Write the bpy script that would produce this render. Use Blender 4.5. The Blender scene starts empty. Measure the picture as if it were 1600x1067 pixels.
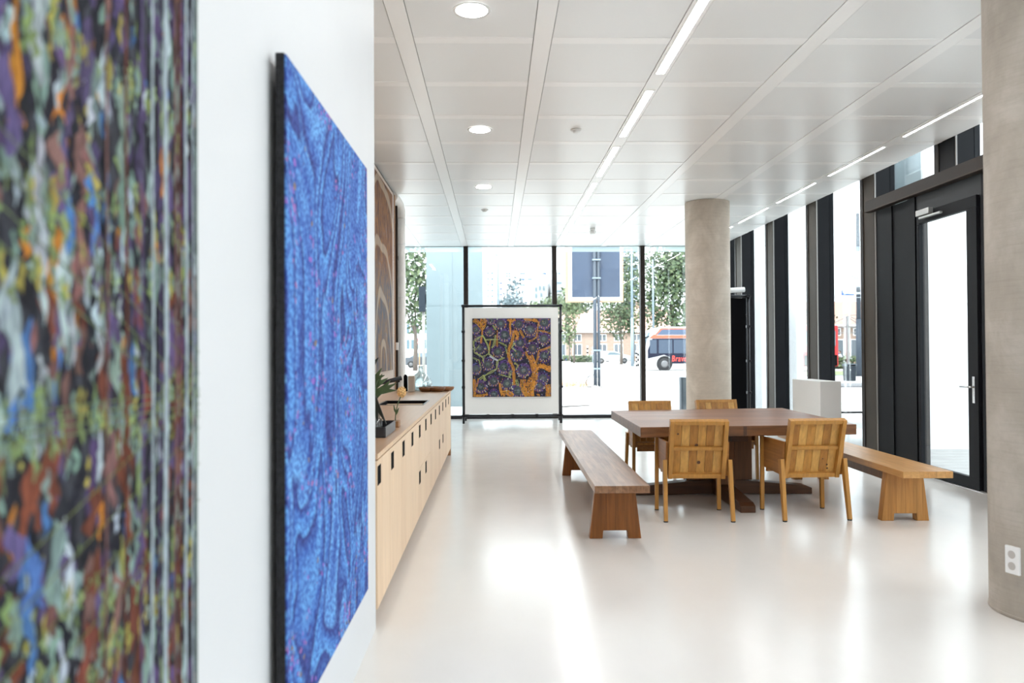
import bpy, math, random
from mathutils import Vector, Matrix, noise as mnoise
random.seed(7)
S = bpy.context.scene
COL = S.collection
PI = math.pi

# ------------------------------------------------------------------ materials
def new_mat(name):
    m = bpy.data.materials.new(name); m.use_nodes = True
    nt = m.node_tree; nt.nodes.clear()
    out = nt.nodes.new('ShaderNodeOutputMaterial')
    return m, nt, out
def N(nt, t, **kw):
    n = nt.nodes.new(t)
    for k, v in kw.items():
        if k in n.inputs: n.inputs[k].default_value = v
        else: setattr(n, k, v)
    return n
def L(nt, a, b): nt.links.new(a, b)
def c4(c): return (c[0], c[1], c[2], 1.0)
def ramp(nt, stops, interp='LINEAR'):
    r = nt.nodes.new('ShaderNodeValToRGB'); cr = r.color_ramp; cr.interpolation = interp
    while len(cr.elements) > 1: cr.elements.remove(cr.elements[-1])
    cr.elements[0].position = stops[0][0]; cr.elements[0].color = c4(stops[0][1])
    for p, c in stops[1:]:
        e = cr.elements.new(p); e.color = c4(c)
    return r
def mix(nt, fac, a, b, mode='MIX'):
    n = nt.nodes.new('ShaderNodeMix'); n.data_type = 'RGBA'; n.blend_type = mode
    for sock, v in ((n.inputs[0], fac), (n.inputs[6], a), (n.inputs[7], b)):
        if hasattr(v, 'is_linked'): nt.links.new(v, sock)
        elif isinstance(v, (int, float)): sock.default_value = v
        else: sock.default_value = c4(v)
    return n.outputs[2]
def coords(nt, scale=(1, 1, 1), rot=(0, 0, 0), kind='Object'):
    tc = nt.nodes.new('ShaderNodeTexCoord'); mp = nt.nodes.new('ShaderNodeMapping')
    mp.inputs['Scale'].default_value = scale; mp.inputs['Rotation'].default_value = rot
    L(nt, tc.outputs[kind], mp.inputs['Vector']); return mp.outputs['Vector']
def plain(name, col, rough=.5, metal=0.0, spec=.5, var=0.0, vscale=6.0, bump=0.0):
    m, nt, out = new_mat(name)
    b = N(nt, 'ShaderNodeBsdfPrincipled', Roughness=rough, Metallic=metal)
    b.inputs['Specular IOR Level'].default_value = spec
    b.inputs['Base Color'].default_value = c4(col)
    if var or bump:
        nz = N(nt, 'ShaderNodeTexNoise', Scale=vscale, Detail=5.0)
        L(nt, coords(nt), nz.inputs['Vector'])
        if var:
            r = ramp(nt, [(.3, [x * (1 - var) for x in col]), (.7, [min(1, x * (1 + var)) for x in col])])
            L(nt, nz.outputs['Fac'], r.inputs['Fac']); L(nt, r.outputs['Color'], b.inputs['Base Color'])
        if bump:
            bp = N(nt, 'ShaderNodeBump', Strength=bump, Distance=.01)
            L(nt, nz.outputs['Fac'], bp.inputs['Height']); L(nt, bp.outputs['Normal'], b.inputs['Normal'])
    L(nt, b.outputs['BSDF'], out.inputs['Surface']); return m
def wood(name, c1, c2, along='Y', stave=(.6, .06), rough=.35, grain=.35, dark=(.05, .02, .01), seam=.0015, spec=.38):
    """staves running along one axis, with a stretched grain noise"""
    m, nt, out = new_mat(name)
    b = N(nt, 'ShaderNodeBsdfPrincipled', Roughness=rough); b.inputs['Specular IOR Level'].default_value = spec
    tc = nt.nodes.new('ShaderNodeTexCoord'); sp = nt.nodes.new('ShaderNodeSeparateXYZ'); cb = nt.nodes.new('ShaderNodeCombineXYZ')
    L(nt, tc.outputs['Object'], sp.inputs[0])
    order = {'Y': ('Y', 'X', 'Z'), 'X': ('X', 'Y', 'Z'), 'Z': ('Z', 'X', 'Y'), 'ZY': ('Z', 'Y', 'X'), 'YZ': ('Y', 'Z', 'X')}[along]
    for i, a in enumerate(order): L(nt, sp.outputs[a], cb.inputs[i])
    br = nt.nodes.new('ShaderNodeTexBrick')
    br.offset = .37; br.inputs['Color1'].default_value = c4(c1); br.inputs['Color2'].default_value = c4(c2)
    br.inputs['Mortar'].default_value = c4(dark); br.inputs['Scale'].default_value = 1.0
    br.inputs['Mortar Size'].default_value = seam; br.inputs['Brick Width'].default_value = stave[0]; br.inputs['Row Height'].default_value = stave[1]
    br.inputs['Bias'].default_value = 0.0
    L(nt, cb.outputs[0], br.inputs['Vector'])
    mp = nt.nodes.new('ShaderNodeMapping'); mp.inputs['Scale'].default_value = (2.2, 38, 38); L(nt, cb.outputs[0], mp.inputs['Vector'])
    nz = N(nt, 'ShaderNodeTexNoise', Scale=1.0, Detail=6.0, Roughness=.6); L(nt, mp.outputs[0], nz.inputs['Vector'])
    r = ramp(nt, [(.3, (1 - grain,) * 3), (.65, (1 + grain * .25,) * 3)]); L(nt, nz.outputs['Fac'], r.inputs['Fac'])
    col = mix(nt, 1.0, br.outputs['Color'], r.outputs['Color'], 'MULTIPLY')
    L(nt, col, b.inputs['Base Color'])
    bp = N(nt, 'ShaderNodeBump', Strength=.15, Distance=.003); L(nt, nz.outputs['Fac'], bp.inputs['Height']); L(nt, bp.outputs['Normal'], b.inputs['Normal'])
    L(nt, b.outputs['BSDF'], out.inputs['Surface']); return m
def emit(name, col, strength):
    m, nt, out = new_mat(name)
    e = N(nt, 'ShaderNodeEmission', Strength=strength); e.inputs['Color'].default_value = c4(col)
    L(nt, e.outputs[0], out.inputs['Surface']); return m
def glass(name, tint=(.93, .97, .98), refl=.05, blend=.12):
    m, nt, out = new_mat(name)
    t = nt.nodes.new('ShaderNodeBsdfTransparent'); t.inputs['Color'].default_value = c4(tint)
    g = N(nt, 'ShaderNodeBsdfGlossy', Roughness=.01)
    lw = N(nt, 'ShaderNodeLayerWeight', Blend=blend)
    mth = N(nt, 'ShaderNodeMath', operation='MULTIPLY_ADD'); mth.inputs[1].default_value = .45; mth.inputs[2].default_value = refl
    L(nt, lw.outputs['Fresnel'], mth.inputs[0])
    mx = nt.nodes.new('ShaderNodeMixShader'); L(nt, mth.outputs[0], mx.inputs[0]); L(nt, t.outputs[0], mx.inputs[1]); L(nt, g.outputs[0], mx.inputs[2])
    L(nt, mx.outputs[0], out.inputs['Surface']); return m
def veil(name, col, opacity):
    m, nt, out = new_mat(name)
    t = nt.nodes.new('ShaderNodeBsdfTransparent'); d = nt.nodes.new('ShaderNodeBsdfDiffuse'); d.inputs['Color'].default_value = c4(col)
    tr = nt.nodes.new('ShaderNodeBsdfTranslucent'); tr.inputs['Color'].default_value = c4(col)
    a = nt.nodes.new('ShaderNodeAddShader')
    L(nt, d.outputs[0], a.inputs[0]); L(nt, tr.outputs[0], a.inputs[1])
    mx = nt.nodes.new('ShaderNodeMixShader'); mx.inputs[0].default_value = opacity
    L(nt, t.outputs[0], mx.inputs[1]); L(nt, tr.outputs[0], mx.inputs[2]); L(nt, mx.outputs[0], out.inputs['Surface']); return m
def attr_mat(name, rough=.8, bump_scale=0, spec=.2):
    m, nt, out = new_mat(name)
    b = N(nt, 'ShaderNodeBsdfPrincipled', Roughness=rough); b.inputs['Specular IOR Level'].default_value = spec
    a = nt.nodes.new('ShaderNodeVertexColor'); a.layer_name = 'Col'
    col = a.outputs['Color']
    if bump_scale:
        nz = N(nt, 'ShaderNodeTexNoise', Scale=bump_scale, Detail=3.0); L(nt, coords(nt, (1, 1, .25)), nz.inputs['Vector'])
        r = ramp(nt, [(.35, (.3, .3, .32)), (.62, (1.0, 1.0, 1.0))]); L(nt, nz.outputs['Fac'], r.inputs['Fac'])
        col = mix(nt, .75, col, r.outputs['Color'], 'MULTIPLY')
    L(nt, col, b.inputs['Base Color'])
    L(nt, b.outputs['BSDF'], out.inputs['Surface']); return m

# ------------------------------------------------------------------ mesh builder (world coordinates unless local=True)
def world_of(o):
    m = o.matrix_basis.copy(); p = o.parent
    while p: m = p.matrix_basis @ m; p = p.parent
    return m
class MB:
    def __init__(s): s.v = []; s.f = []; s.mi = []; s.sm = []; s.col = []; s.usecol = False
    def add(s, vs, fs, mi=0, smooth=False, col=None):
        o = len(s.v); s.v += [tuple(p) for p in vs]
        for f in fs:
            s.f.append([o + i for i in f]); s.mi.append(mi); s.sm.append(smooth); s.col.append(col or (1, 1, 1))
        if col: s.usecol = True
        return s
    def box(s, x0, x1, y0, y1, z0, z1, mi=0, M=None, col=None):
        vs = [Vector(p) for p in ((x0,y0,z0),(x1,y0,z0),(x1,y1,z0),(x0,y1,z0),(x0,y0,z1),(x1,y0,z1),(x1,y1,z1),(x0,y1,z1))]
        if M: vs = [M @ p for p in vs]
        return s.add(vs, [(0,3,2,1),(4,5,6,7),(0,1,5,4),(1,2,6,5),(2,3,7,6),(3,0,4,7)], mi, False, col)
    def cyl(s, p0, p1, r0, r1=None, n=16, mi=0, caps=True, smooth=True, col=None, sq=None):
        p0, p1 = Vector(p0), Vector(p1); r1 = r0 if r1 is None else r1
        return s.path([p0, p1], [r0, r1], n, mi, caps, smooth, col)
    def path(s, pts, radii, n=8, mi=0, caps=True, smooth=True, col=None):
        pts = [Vector(p) for p in pts]; k = len(pts)
        if not hasattr(radii, '__len__'): radii = [radii] * k
        o = len(s.v); vs = []; ref = None
        for i, p in enumerate(pts):
            d = (pts[min(i + 1, k - 1)] - pts[max(i - 1, 0)]).normalized()
            if ref is None: ref = Vector((0, 0, 1)) if abs(d.z) < .9 else Vector((1, 0, 0))
            u = (ref - d * ref.dot(d)).normalized(); w = d.cross(u); ref = u
            for j in range(n):
                a = 2 * PI * (j + .5) / n; vs.append(p + (u * math.cos(a) + w * math.sin(a)) * radii[i])
        fs = [(i*n+j, i*n+(j+1) % n, (i+1)*n+(j+1) % n, (i+1)*n+j) for i in range(k-1) for j in range(n)]
        s.add(vs, fs, mi, smooth, col)
        if caps:
            s.f.append([o + j for j in range(n)][::-1]); s.mi.append(mi); s.sm.append(False); s.col.append(col or (1,1,1))
            s.f.append([o + (k-1)*n + j for j in range(n)]); s.mi.append(mi); s.sm.append(False); s.col.append(col or (1,1,1))
        return s
    def bar(s, p0, p1, w0, d0, w1=None, d1=None, side=(1, 0, 0), mi=0, col=None):
        """rectangular bar from p0 to p1; width along `side`"""
        p0, p1 = Vector(p0), Vector(p1); w1 = w0 if w1 is None else w1; d1 = d0 if d1 is None else d1
        d = (p1 - p0).normalized(); u = Vector(side); u = (u - d * u.dot(d)).normalized(); w = d.cross(u)
        vs = []
        for p, a, b in ((p0, w0/2, d0/2), (p1, w1/2, d1/2)):
            vs += [p - u*a - w*b, p + u*a - w*b, p + u*a + w*b, p - u*a + w*b]
        return s.add(vs, [(3,2,1,0),(4,5,6,7),(0,1,5,4),(1,2,6,5),(2,3,7,6),(3,0,4,7)], mi, False, col)
    def prism(s, poly, axis, a, b, mi=0, col=None, smooth=False):
        """poly in the two other axes (order x,y,z), extruded along axis from a to b"""
        def P(u, v, t): return {'x': (t, u, v), 'y': (u, t, v), 'z': (u, v, t)}[axis]
        n = len(poly); vs = [P(u, v, a) for u, v in poly] + [P(u, v, b) for u, v in poly]
        fs = [tuple(range(n))[::-1], tuple(range(n, 2*n))] + [(i, (i+1) % n, n+(i+1) % n, n+i) for i in range(n)]
        return s.add(vs, fs, mi, smooth, col)
    def lathe(s, prof, c=(0, 0, 0), n=24, mi=0, smooth=True, axis='z'):
        vs = []
        for r, h in prof:
            for j in range(n):
                a = 2*PI*j/n; x, y = r*math.cos(a), r*math.sin(a)
                q = {'z': (x, y, h), 'y': (x, h, y), 'x': (h, x, y)}[axis]
                vs.append((c[0]+q[0], c[1]+q[1], c[2]+q[2]))
        fs = [(i*n+j, i*n+(j+1) % n, (i+1)*n+(j+1) % n, (i+1)*n+j) for i in range(len(prof)-1) for j in range(n)]
        return s.add(vs, fs, mi, smooth)
    def blob(s, c, r, n=8, mi=0, col=None):
        prof = [(max(1e-3, math.sin(PI*i/n)) , -math.cos(PI*i/n)) for i in range(n+1)]
        m = 2*n; vs = []
        for q, h in prof:
            for j in range(m):
                a = 2*PI*j/m; vs.append((c[0]+r[0]*q*math.cos(a), c[1]+r[1]*q*math.sin(a), c[2]+r[2]*h))
        fs = [(i*m+j, i*m+(j+1) % m, (i+1)*m+(j+1) % m, (i+1)*m+j) for i in range(n) for j in range(m)]
        return s.add(vs, fs, mi, True, col)
    def build(s, name, mats, parent=None, local=False, bevel=0, origin=None, **props):
        if not isinstance(mats, (list, tuple)): mats = [mats]
        me = bpy.data.meshes.new(name)
        vs = [Vector(p) for p in s.v]; loc = Vector((0, 0, 0))
        if not local:
            if parent: Mi = world_of(parent).inverted(); vs = [Mi @ p for p in vs]
            else:
                lo = [min(p[i] for p in vs) for i in range(3)]; hi = [max(p[i] for p in vs) for i in range(3)]
                loc = Vector(((lo[0]+hi[0])/2, (lo[1]+hi[1])/2, lo[2])) if origin is None else Vector(origin)
                vs = [p - loc for p in vs]
        me.from_pydata([tuple(p) for p in vs], [], s.f)
        for m in mats: me.materials.append(m)
        for p, mi, sm in zip(me.polygons, s.mi, s.sm): p.material_index = mi; p.use_smooth = sm
        if s.usecol:
            ca = me.color_attributes.new('Col', 'FLOAT_COLOR', 'CORNER'); k = 0
            for p, c in zip(me.polygons, s.col):
                for _ in range(p.loop_total): ca.data[k].color = c4(c); k += 1
        me.update()
        o = bpy.data.objects.new(name, me); COL.objects.link(o); o.location = loc
        if parent: o.parent = parent; o.location = (0, 0, 0)
        if bevel:
            b = o.modifiers.new('Bevel', 'BEVEL'); b.width = bevel; b.segments = 2; b.limit_method = 'ANGLE'
        for k, v in props.items(): o[k] = v
        return o
def thing(name, loc, label, cat, group=None, rz=0):
    o = bpy.data.objects.new(name, None); COL.objects.link(o); o.empty_display_size = .1
    o.location = loc; o.rotation_euler = (0, 0, rz); o['label'] = label; o['category'] = cat
    if group: o['group'] = group
    return o
def tag(o, label, cat, group=None):
    o['label'] = label; o['category'] = cat
    if group: o['group'] = group
    return o
def struct(o): o['kind'] = 'structure'; return o
def sempty(name, loc):
    o = bpy.data.objects.new(name, None); COL.objects.link(o); o.location = loc; o['kind'] = 'structure'; return o
def copy_tree(o, parent=None):
    c = o.copy(); COL.objects.link(c)
    if parent: c.parent = parent
    for ch in list(o.children): copy_tree(ch, c)
    return c
def bars(p): return p

# ------------------------------------------------------------------ palette
M = {}
M['wall'] = plain('white_wall_paint', (.625, .635, .65), .55, var=.015, vscale=2)
M['panel_wall'] = plain('beige_board', (.62, .53, .46), .6, var=.04)
M['black'] = plain('black_paint', (.005, .005, .006), .85, spec=.05)
M['black_metal'] = plain('black_metal', (.012, .012, .015), .35, metal=.3)
M['mullion'] = plain('bronze_black_aluminium', (.028, .02, .017), .5, spec=.25)
M['dark_side'] = plain('anthracite_aluminium', (.006, .0063, .0085), .55, spec=.18, var=.15, vscale=3)
M['brown_side'] = plain('bronze_aluminium', (.065, .052, .04), .55, spec=.25, var=.1, vscale=4)
M['brown_dark'] = plain('dark_bronze_aluminium', (.026, .018, .014), .5, spec=.25)
M['seal'] = plain('grey_gasket', (.35, .34, .33), .5)
M['glass'] = glass('window_glass')
M['frit'] = veil('frosted_glass_band', (.75, .88, .9), .35)
M['white'] = plain('white_coated_metal', (.82, .82, .81), .4)
M['white_box'] = plain('white_lacquered_board', (.80, .79, .77), .5)
M['steel'] = plain('brushed_steel', (.55, .55, .54), .35, metal=.8)
M['chrome'] = plain('satin_chrome', (.7, .7, .7), .25, metal=.9)

def floor_mat():
    m, nt, out = new_mat('poured_cream_floor')
    b = N(nt, 'ShaderNodeBsdfPrincipled'); b.inputs['Specular IOR Level'].default_value = .5
    nz = N(nt, 'ShaderNodeTexNoise', Scale=1.1, Detail=7.0, Roughness=.6); L(nt, coords(nt, (1, .6, 1)), nz.inputs['Vector'])
    r = ramp(nt, [(.3, (.685, .65, .612)), (.7, (.735, .707, .675))]); L(nt, nz.outputs['Fac'], r.inputs['Fac']); L(nt, r.outputs['Color'], b.inputs['Base Color'])
    nz2 = N(nt, 'ShaderNodeTexNoise', Scale=2.3, Detail=8.0, Roughness=.7); L(nt, coords(nt), nz2.inputs['Vector'])
    r2 = ramp(nt, [(.35, (.16, .16, .16)), (.7, (.21, .21, .21))]); L(nt, nz2.outputs['Fac'], r2.inputs['Fac']); L(nt, r2.outputs['Color'], b.inputs['Roughness'])
    bp = N(nt, 'ShaderNodeBump', Strength=.04, Distance=.01); L(nt, nz2.outputs['Fac'], bp.inputs['Height']); L(nt, bp.outputs['Normal'], b.inputs['Normal'])
    L(nt, b.outputs['BSDF'], out.inputs['Surface']); return m
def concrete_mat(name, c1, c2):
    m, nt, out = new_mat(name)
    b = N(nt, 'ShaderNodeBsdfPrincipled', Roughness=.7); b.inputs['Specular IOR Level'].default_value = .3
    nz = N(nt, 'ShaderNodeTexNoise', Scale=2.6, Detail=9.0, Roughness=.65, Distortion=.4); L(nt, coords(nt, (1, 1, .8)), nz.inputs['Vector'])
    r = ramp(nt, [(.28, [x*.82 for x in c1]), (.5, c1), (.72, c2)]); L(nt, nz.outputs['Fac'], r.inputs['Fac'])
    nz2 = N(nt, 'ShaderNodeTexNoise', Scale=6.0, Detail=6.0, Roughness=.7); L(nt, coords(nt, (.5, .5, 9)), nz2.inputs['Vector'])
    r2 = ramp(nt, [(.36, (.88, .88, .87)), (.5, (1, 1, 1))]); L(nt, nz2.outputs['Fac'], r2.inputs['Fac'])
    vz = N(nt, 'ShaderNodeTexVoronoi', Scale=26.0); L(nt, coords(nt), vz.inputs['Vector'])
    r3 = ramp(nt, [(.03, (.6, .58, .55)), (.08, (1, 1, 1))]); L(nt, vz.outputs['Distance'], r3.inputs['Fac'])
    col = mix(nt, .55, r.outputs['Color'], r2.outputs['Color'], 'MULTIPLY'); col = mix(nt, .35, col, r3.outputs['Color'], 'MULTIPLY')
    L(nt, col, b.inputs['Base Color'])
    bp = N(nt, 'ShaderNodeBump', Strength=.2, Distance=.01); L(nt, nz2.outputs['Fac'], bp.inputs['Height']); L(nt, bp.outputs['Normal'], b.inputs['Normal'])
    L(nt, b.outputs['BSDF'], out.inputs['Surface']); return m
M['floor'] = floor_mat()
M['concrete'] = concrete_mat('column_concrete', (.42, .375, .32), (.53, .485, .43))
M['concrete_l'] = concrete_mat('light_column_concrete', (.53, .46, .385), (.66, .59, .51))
M['ceil_panel'] = plain('ceiling_panel_metal', (.885, .895, .895), .30, spec=.4)
M['ceil_strip'] = plain('ceiling_strip_metal', (.985, .985, .98), .30, spec=.4)
M['ceil_gap'] = plain('ceiling_shadow_gap', (.5, .5, .5), .8)
M['strip_light'] = emit('strip_light_diffuser', (1, .99, .975), 22)
M['down_light'] = emit('downlight_diffuser', (1, .99, .975), 22)

# ------------------------------------------------------------------ setting: floor, ceiling, walls
CZ = 3.82
struct(MB().box(-6, 5.5, -6, 17.25, -.3, 0).build('floor', M['floor']))
c = MB()
c.box(-6, 5.04, -6, 17.05, CZ+.02, CZ+.06, 2)
xs = [-.66 + 1.0295*k for k in range(-6, 6)]; ys = [5.72 + .9435*k for k in range(-13, 13)]
for x in xs:
    if x > -6: c.box(x-.066, x+.066, -6, 17.05, CZ, CZ+.02, 1)
edges = [-6] + [x for x in xs if x > -5.8] + [5.04]
for a, b in zip(edges[:-1], edges[1:]):
    x0 = a + (.072 if a > -6 else 0); x1 = b - (.072 if b < 5.0 else 0)
    if x1 - x0 < .05: continue
    yy = [-6] + [y for y in ys if -5.8 < y < 16.9] + [17.05]
    for p, q in zip(yy[:-1], yy[1:]):
        y0 = p + (.055 if p > -6 else 0); y1 = q - (.055 if q < 17 else 0)
        c.box(x0, x1, y0, y1, CZ+.004, CZ+.02, 0)
        if q < 17: c.box(x0, x1, q-.055, q+.055, CZ+.001, CZ+.02, 1)
struct(c.build('ceiling', [M['ceil_panel'], M['ceil_strip'], M['ceil_gap']]))
struct(MB().box(-6.2, 5.6, -6.2, 17.3, 4.55, 4.9).box(5.0, 5.04, -6, 17.05, CZ+.06, 4.55).box(-6.2, 5.0, 17.05, 17.3, CZ+.07, 4.55).build('roof', M['wall']))
struct(MB().box(-1.6, -.651, -6, 4.19, 0, CZ).build('wall_partition', M['wall']))
struct(MB().box(-6.2, 5.5, -6.2, -6, 0, 4.55).build('wall_rear', M['wall']))
struct(MB().box(-6.2, -6, -6, 17.2, 0, 4.55).build('wall_left', M['wall']))
# board wall behind the worktop, with grooves, brown end trim and black shadow gap
struct(MB().box(-1.62, -1.45, 4.19, 11.17, 0, CZ-.045).box(-1.60, -1.47, 4.19, 11.17, CZ-.045, CZ, 1)
       .box(-1.47, -1.448, 11.045, 11.055, 0, CZ-.045, 1).box(-1.47, -1.448, 11.13, 11.135, 0, CZ-.045, 1)
       .build('wall_boarded', [M['panel_wall'], M['black']]))
M['oak_edge'] = wood('oak_edge', (.42, .22, .10), (.36, .18, .08), 'Z', (2, .2), .5)
struct(MB().box(-1.64, -1.44, 11.17, 11.20, 0, CZ-.045).build('trim_1', M['oak_edge']))

# ------------------------------------------------------------------ back glazing
def back_window(i, x0, x1):
    w = sempty(f'window_{i}', ((x0+x1)/2, 17.1, 0))
    MB().box(x0, x1, 17.0, 17.16, 0, .07).build('window_sill', M['black_metal'], w)
    MB().box(x0, x1, 17.04, 17.16, CZ-.0, CZ+.07).build('window_head', M['mullion'], w)
    MB().box(x0, x1, 17.09, 17.10, .07, CZ).build('glass_pane', M['glass'], w)
    MB().box(x0+.06, x1-.06, 17.075, 17.085, CZ-.12, CZ).build('frosted_band', M['frit'], w)
    MB().box(x1-.05, x1+.05, 16.98, 17.16, 0, CZ+.07).box(x1-.012, x1+.012, 16.97, 16.98, 0, CZ, 1).build('mullion', [M['mullion'], M['brown_dark']], w)
bx = [-6, -4.57, -2.6, -.632, 1.332, 3.298, 5.25]
for i in range(6): back_window(i+1, bx[i], bx[i+1])
# ------------------------------------------------------------------ right glazing with deep box pilasters
pil = [10.13, 11.99, 13.87, 15.71]
near_p = [6.4 - 1.86*k for k in range(0, 7)]
n = 1
def pilaster(y, dark=False, z0=0):
    global n
    y1 = y + .44
    m = MB().box(5.1, 5.36, y, y1, z0, 4.5, 0)
    m.box(5.085, 5.1, y+.02, y1-.13, z0, 4.5, 0 if dark else 1)
    m.box(5.075, 5.1, y1-.13, y1-.05, z0, 4.5, 2)
    m.box(5.088, 5.102, y-.004, y+.012, z0, 4.5, 3)
    n += 1
    struct(m.build(f'trim_{n}', [M['dark_side'], M['brown_side'], M['brown_dark'], M['seal']]))
for y in pil: pilaster(y)
pilaster(8.32, True, 3.48)
for y in near_p: pilaster(y, True)
struct(MB().box(5.08, 5.4, 16.82, 17.2, 0, 4.5).build('trim_20', M['dark_side']))
wi = 6
ends = sorted(pil + near_p) ; ends = [y for y in ends if y < 7] + [10.13] + [y for y in ends if y > 10.2] + [16.82]
def side_window(y0, y1, z0=0.0):
    global wi
    wi += 1
    w = sempty(f'window_{wi}', (5.3, (y0+y1)/2, z0))
    MB().box(5.29, 5.30, y0, y1, z0, 4.5).build('glass_pane', M['glass'], w)
    MB().box(5.26, 5.36, y0, y1, z0, z0+.04).build('window_sill', M['black_metal'], w)
side_window(10.57, 11.99); side_window(12.43, 13.87); side_window(14.31, 15.71); side_window(16.15, 16.82)
side_window(8.76, 10.13, 3.48); side_window(6.84, 8.32, 3.48)
for a, b in zip(sorted(near_p)[:-1], sorted(near_p)[1:]): side_window(a+.44, b)
# door, header and its panels
d = sempty('door_1', (5.12, 8.5, 0))
MB().box(5.0, 5.09, 6.5, 10.22, 3.33, 3.48, 0).box(4.99, 5.0, 6.5, 10.22, 3.333, 3.345, 1).build('header_beam', [M['brown_dark'], M['brown_side']], d)
MB().box(5.10, 5.20, 9.14, 10.12, 0, 3.33).box(5.085, 5.10, 9.70, 9.712, 0, 3.33).box(5.075, 5.10, 9.14, 9.30, 0, 3.33).build('side_panel', M['dark_side'], d)
MB().box(5.08, 5.20, 6.5, 7.88, 0, 3.33).build('side_panel', M['dark_side'], d)
MB().box(5.09, 5.20, 7.88, 9.14, 3.12, 3.33).box(5.09, 5.20, 9.08, 9.14, 0.0, 3.12).box(5.09, 5.2, 7.88, 7.93, 0, 3.12).build('door_frame', M['black_metal'], d)
MB().box(5.06, 5.12, 7.935, 9.075, 2.985, 3.115).box(5.06, 5.12, 7.935, 9.075, .008, .13).box(5.06, 5.12, 7.935, 8.11, .13, 2.985).box(5.06, 5.12, 9.03, 9.075, .13, 2.985).build('door_leaf', M['dark_side'], d, bevel=.004)
MB().box(5.085, 5.095, 8.11, 9.03, .13, 2.985).build('glass_pane', M['glass'], d)
MB().box(5.055, 5.062, 7.99, 8.03, .92, 1.2).cyl((5.058, 8.01, 1.09), (5.0, 8.01, 1.09), .011).path([(5.0, 8.01, 1.09), (4.995, 8.03, 1.09), (4.995, 8.15, 1.09)], .010).build('door_handle', M['chrome'], d)
MB().box(5.0, 5.06, 8.72, 8.99, 3.06, 3.13).box(5.0, 5.04, 8.5, 8.93, 3.02, 3.045).build('door_closer', M['steel'], d, bevel=.006)
struct(MB().box(5.04, 5.5, 7.85, 9.2, 0.0, .006).build('trim_21', M['steel']))

# concrete columns
def column(x, y, r, mt, label):
    m = MB(); m.lathe([(r, 0), (r, CZ)], (x, y, 0), 64)
    m.cyl((x, y, .0), (x, y, .02), r+.004, n=64)
    o = m.build('concrete_column', mt, origin=(x, y, 0)); tag(o, label, 'column'); o['kind'] = 'structure'; return o
NC = (3.185, 4.30)
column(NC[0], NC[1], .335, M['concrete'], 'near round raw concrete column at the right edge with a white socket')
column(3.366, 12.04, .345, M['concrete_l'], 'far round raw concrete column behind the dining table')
# socket on the near column (facing left towards the room)
a = math.radians(197); ux, uy = math.cos(a), math.sin(a); tx, ty = -uy, ux
sk = thing('wall_socket', (NC[0]+ux*.335, NC[1]+uy*.335, .25), 'white double wall socket low on the near concrete column', 'socket')
Ms = Matrix(((tx, ux, 0, NC[0]+ux*.337), (ty, uy, 0, NC[1]+uy*.337), (0, 0, 1, .25), (0, 0, 0, 1)))
MB().box(-.042, .042, -.006, .012, 0, .153, M=Ms).build('cover_plate', M['white'], sk, bevel=.004)
for h in (.045, .108):
    m = MB(); ce = Ms @ Vector((0, .012, h)); m.cyl(ce, ce + Vector((ux, uy, 0))*.0015, .022, n=20)
    m.build('outlet', plain('socket_grey', (.5, .47, .44), .5), sk)

# ------------------------------------------------------------------ ceiling fittings
ORD = ['nearest', 'second nearest', 'third nearest', 'fourth nearest', 'fifth nearest', 'sixth nearest', 'seventh nearest', 'eighth nearest', 'ninth nearest']
def strip(x, yc, label, grp, ln=1.46, hw=.034):
    t = thing('strip_light', (x, yc, CZ), label, 'ceiling light', grp)
    m = MB()
    for a, b, p, q in ((-hw-.012, -hw, -ln/2-.02, ln/2+.02), (hw, hw+.012, -ln/2-.02, ln/2+.02)): m.box(x+a, x+b, yc+p, yc+q, CZ-.004, CZ+.0005)
    m.box(x-hw, x+hw, yc-ln/2-.02, yc-ln/2, CZ-.004, CZ+.0005).box(x-hw, x+hw, yc+ln/2, yc+ln/2+.02, CZ-.004, CZ+.0005)
    m.build('housing', M['ceil_strip'], t)
    MB().box(x-hw, x+hw, yc-ln/2, yc+ln/2, CZ-.002, CZ+.0005).build('diffuser', M['strip_light'], t)
for row, x, g in ((0, 1.399, 'strip lights in the bright centre row'), (1, 4.487, 'strip lights in the row along the windows')):
    for k in range(7):
        yc = 5.66 + 1.887*k if row == 0 else 7.55 + 1.887*k
        if yc < 16.3:
            lab = f'{ORD[k]} recessed white strip light in the bright centre row of the ceiling' if row == 0 else f'{ORD[k]} slim strip light in the ceiling row along the right hand windows'
            strip(x, yc, lab, g, 1.46, .034 if row == 0 else .014)
    for k in range(1, 5):      # unseen strips added above and behind the camera to light the room
        strip(x, (5.66 if row == 0 else 7.55) - 1.887*k, f'added strip light, unseen behind the viewer, lighting the room, {ORD[k-1]} of the {"centre" if row == 0 else "window"} row', g)
strip(-1.70, 13.0, 'short strip light on the far left ceiling beyond the white pipe', 'strip lights far left')
DL = [(5.21, 'nearest round recessed downlight at the top of the ceiling'), (8.04, 'second nearest round recessed downlight on the ceiling'), (10.85, 'farthest round recessed downlight above the worktop end')]
for y, lab in DL:
    t = thing('downlight', (-.145, y, CZ), lab, 'ceiling light', 'round downlights')
    MB().lathe([(.108, 0.004), (.128, 0.0), (.132, .006), (.108, .006)], (-.145, y, CZ-.006), 32).build('rim', M['white'], t)
    MB().lathe([(.0005, 0), (.108, 0)], (-.145, y, CZ-.0025), 32).build('lens', M['down_light'], t)
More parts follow.
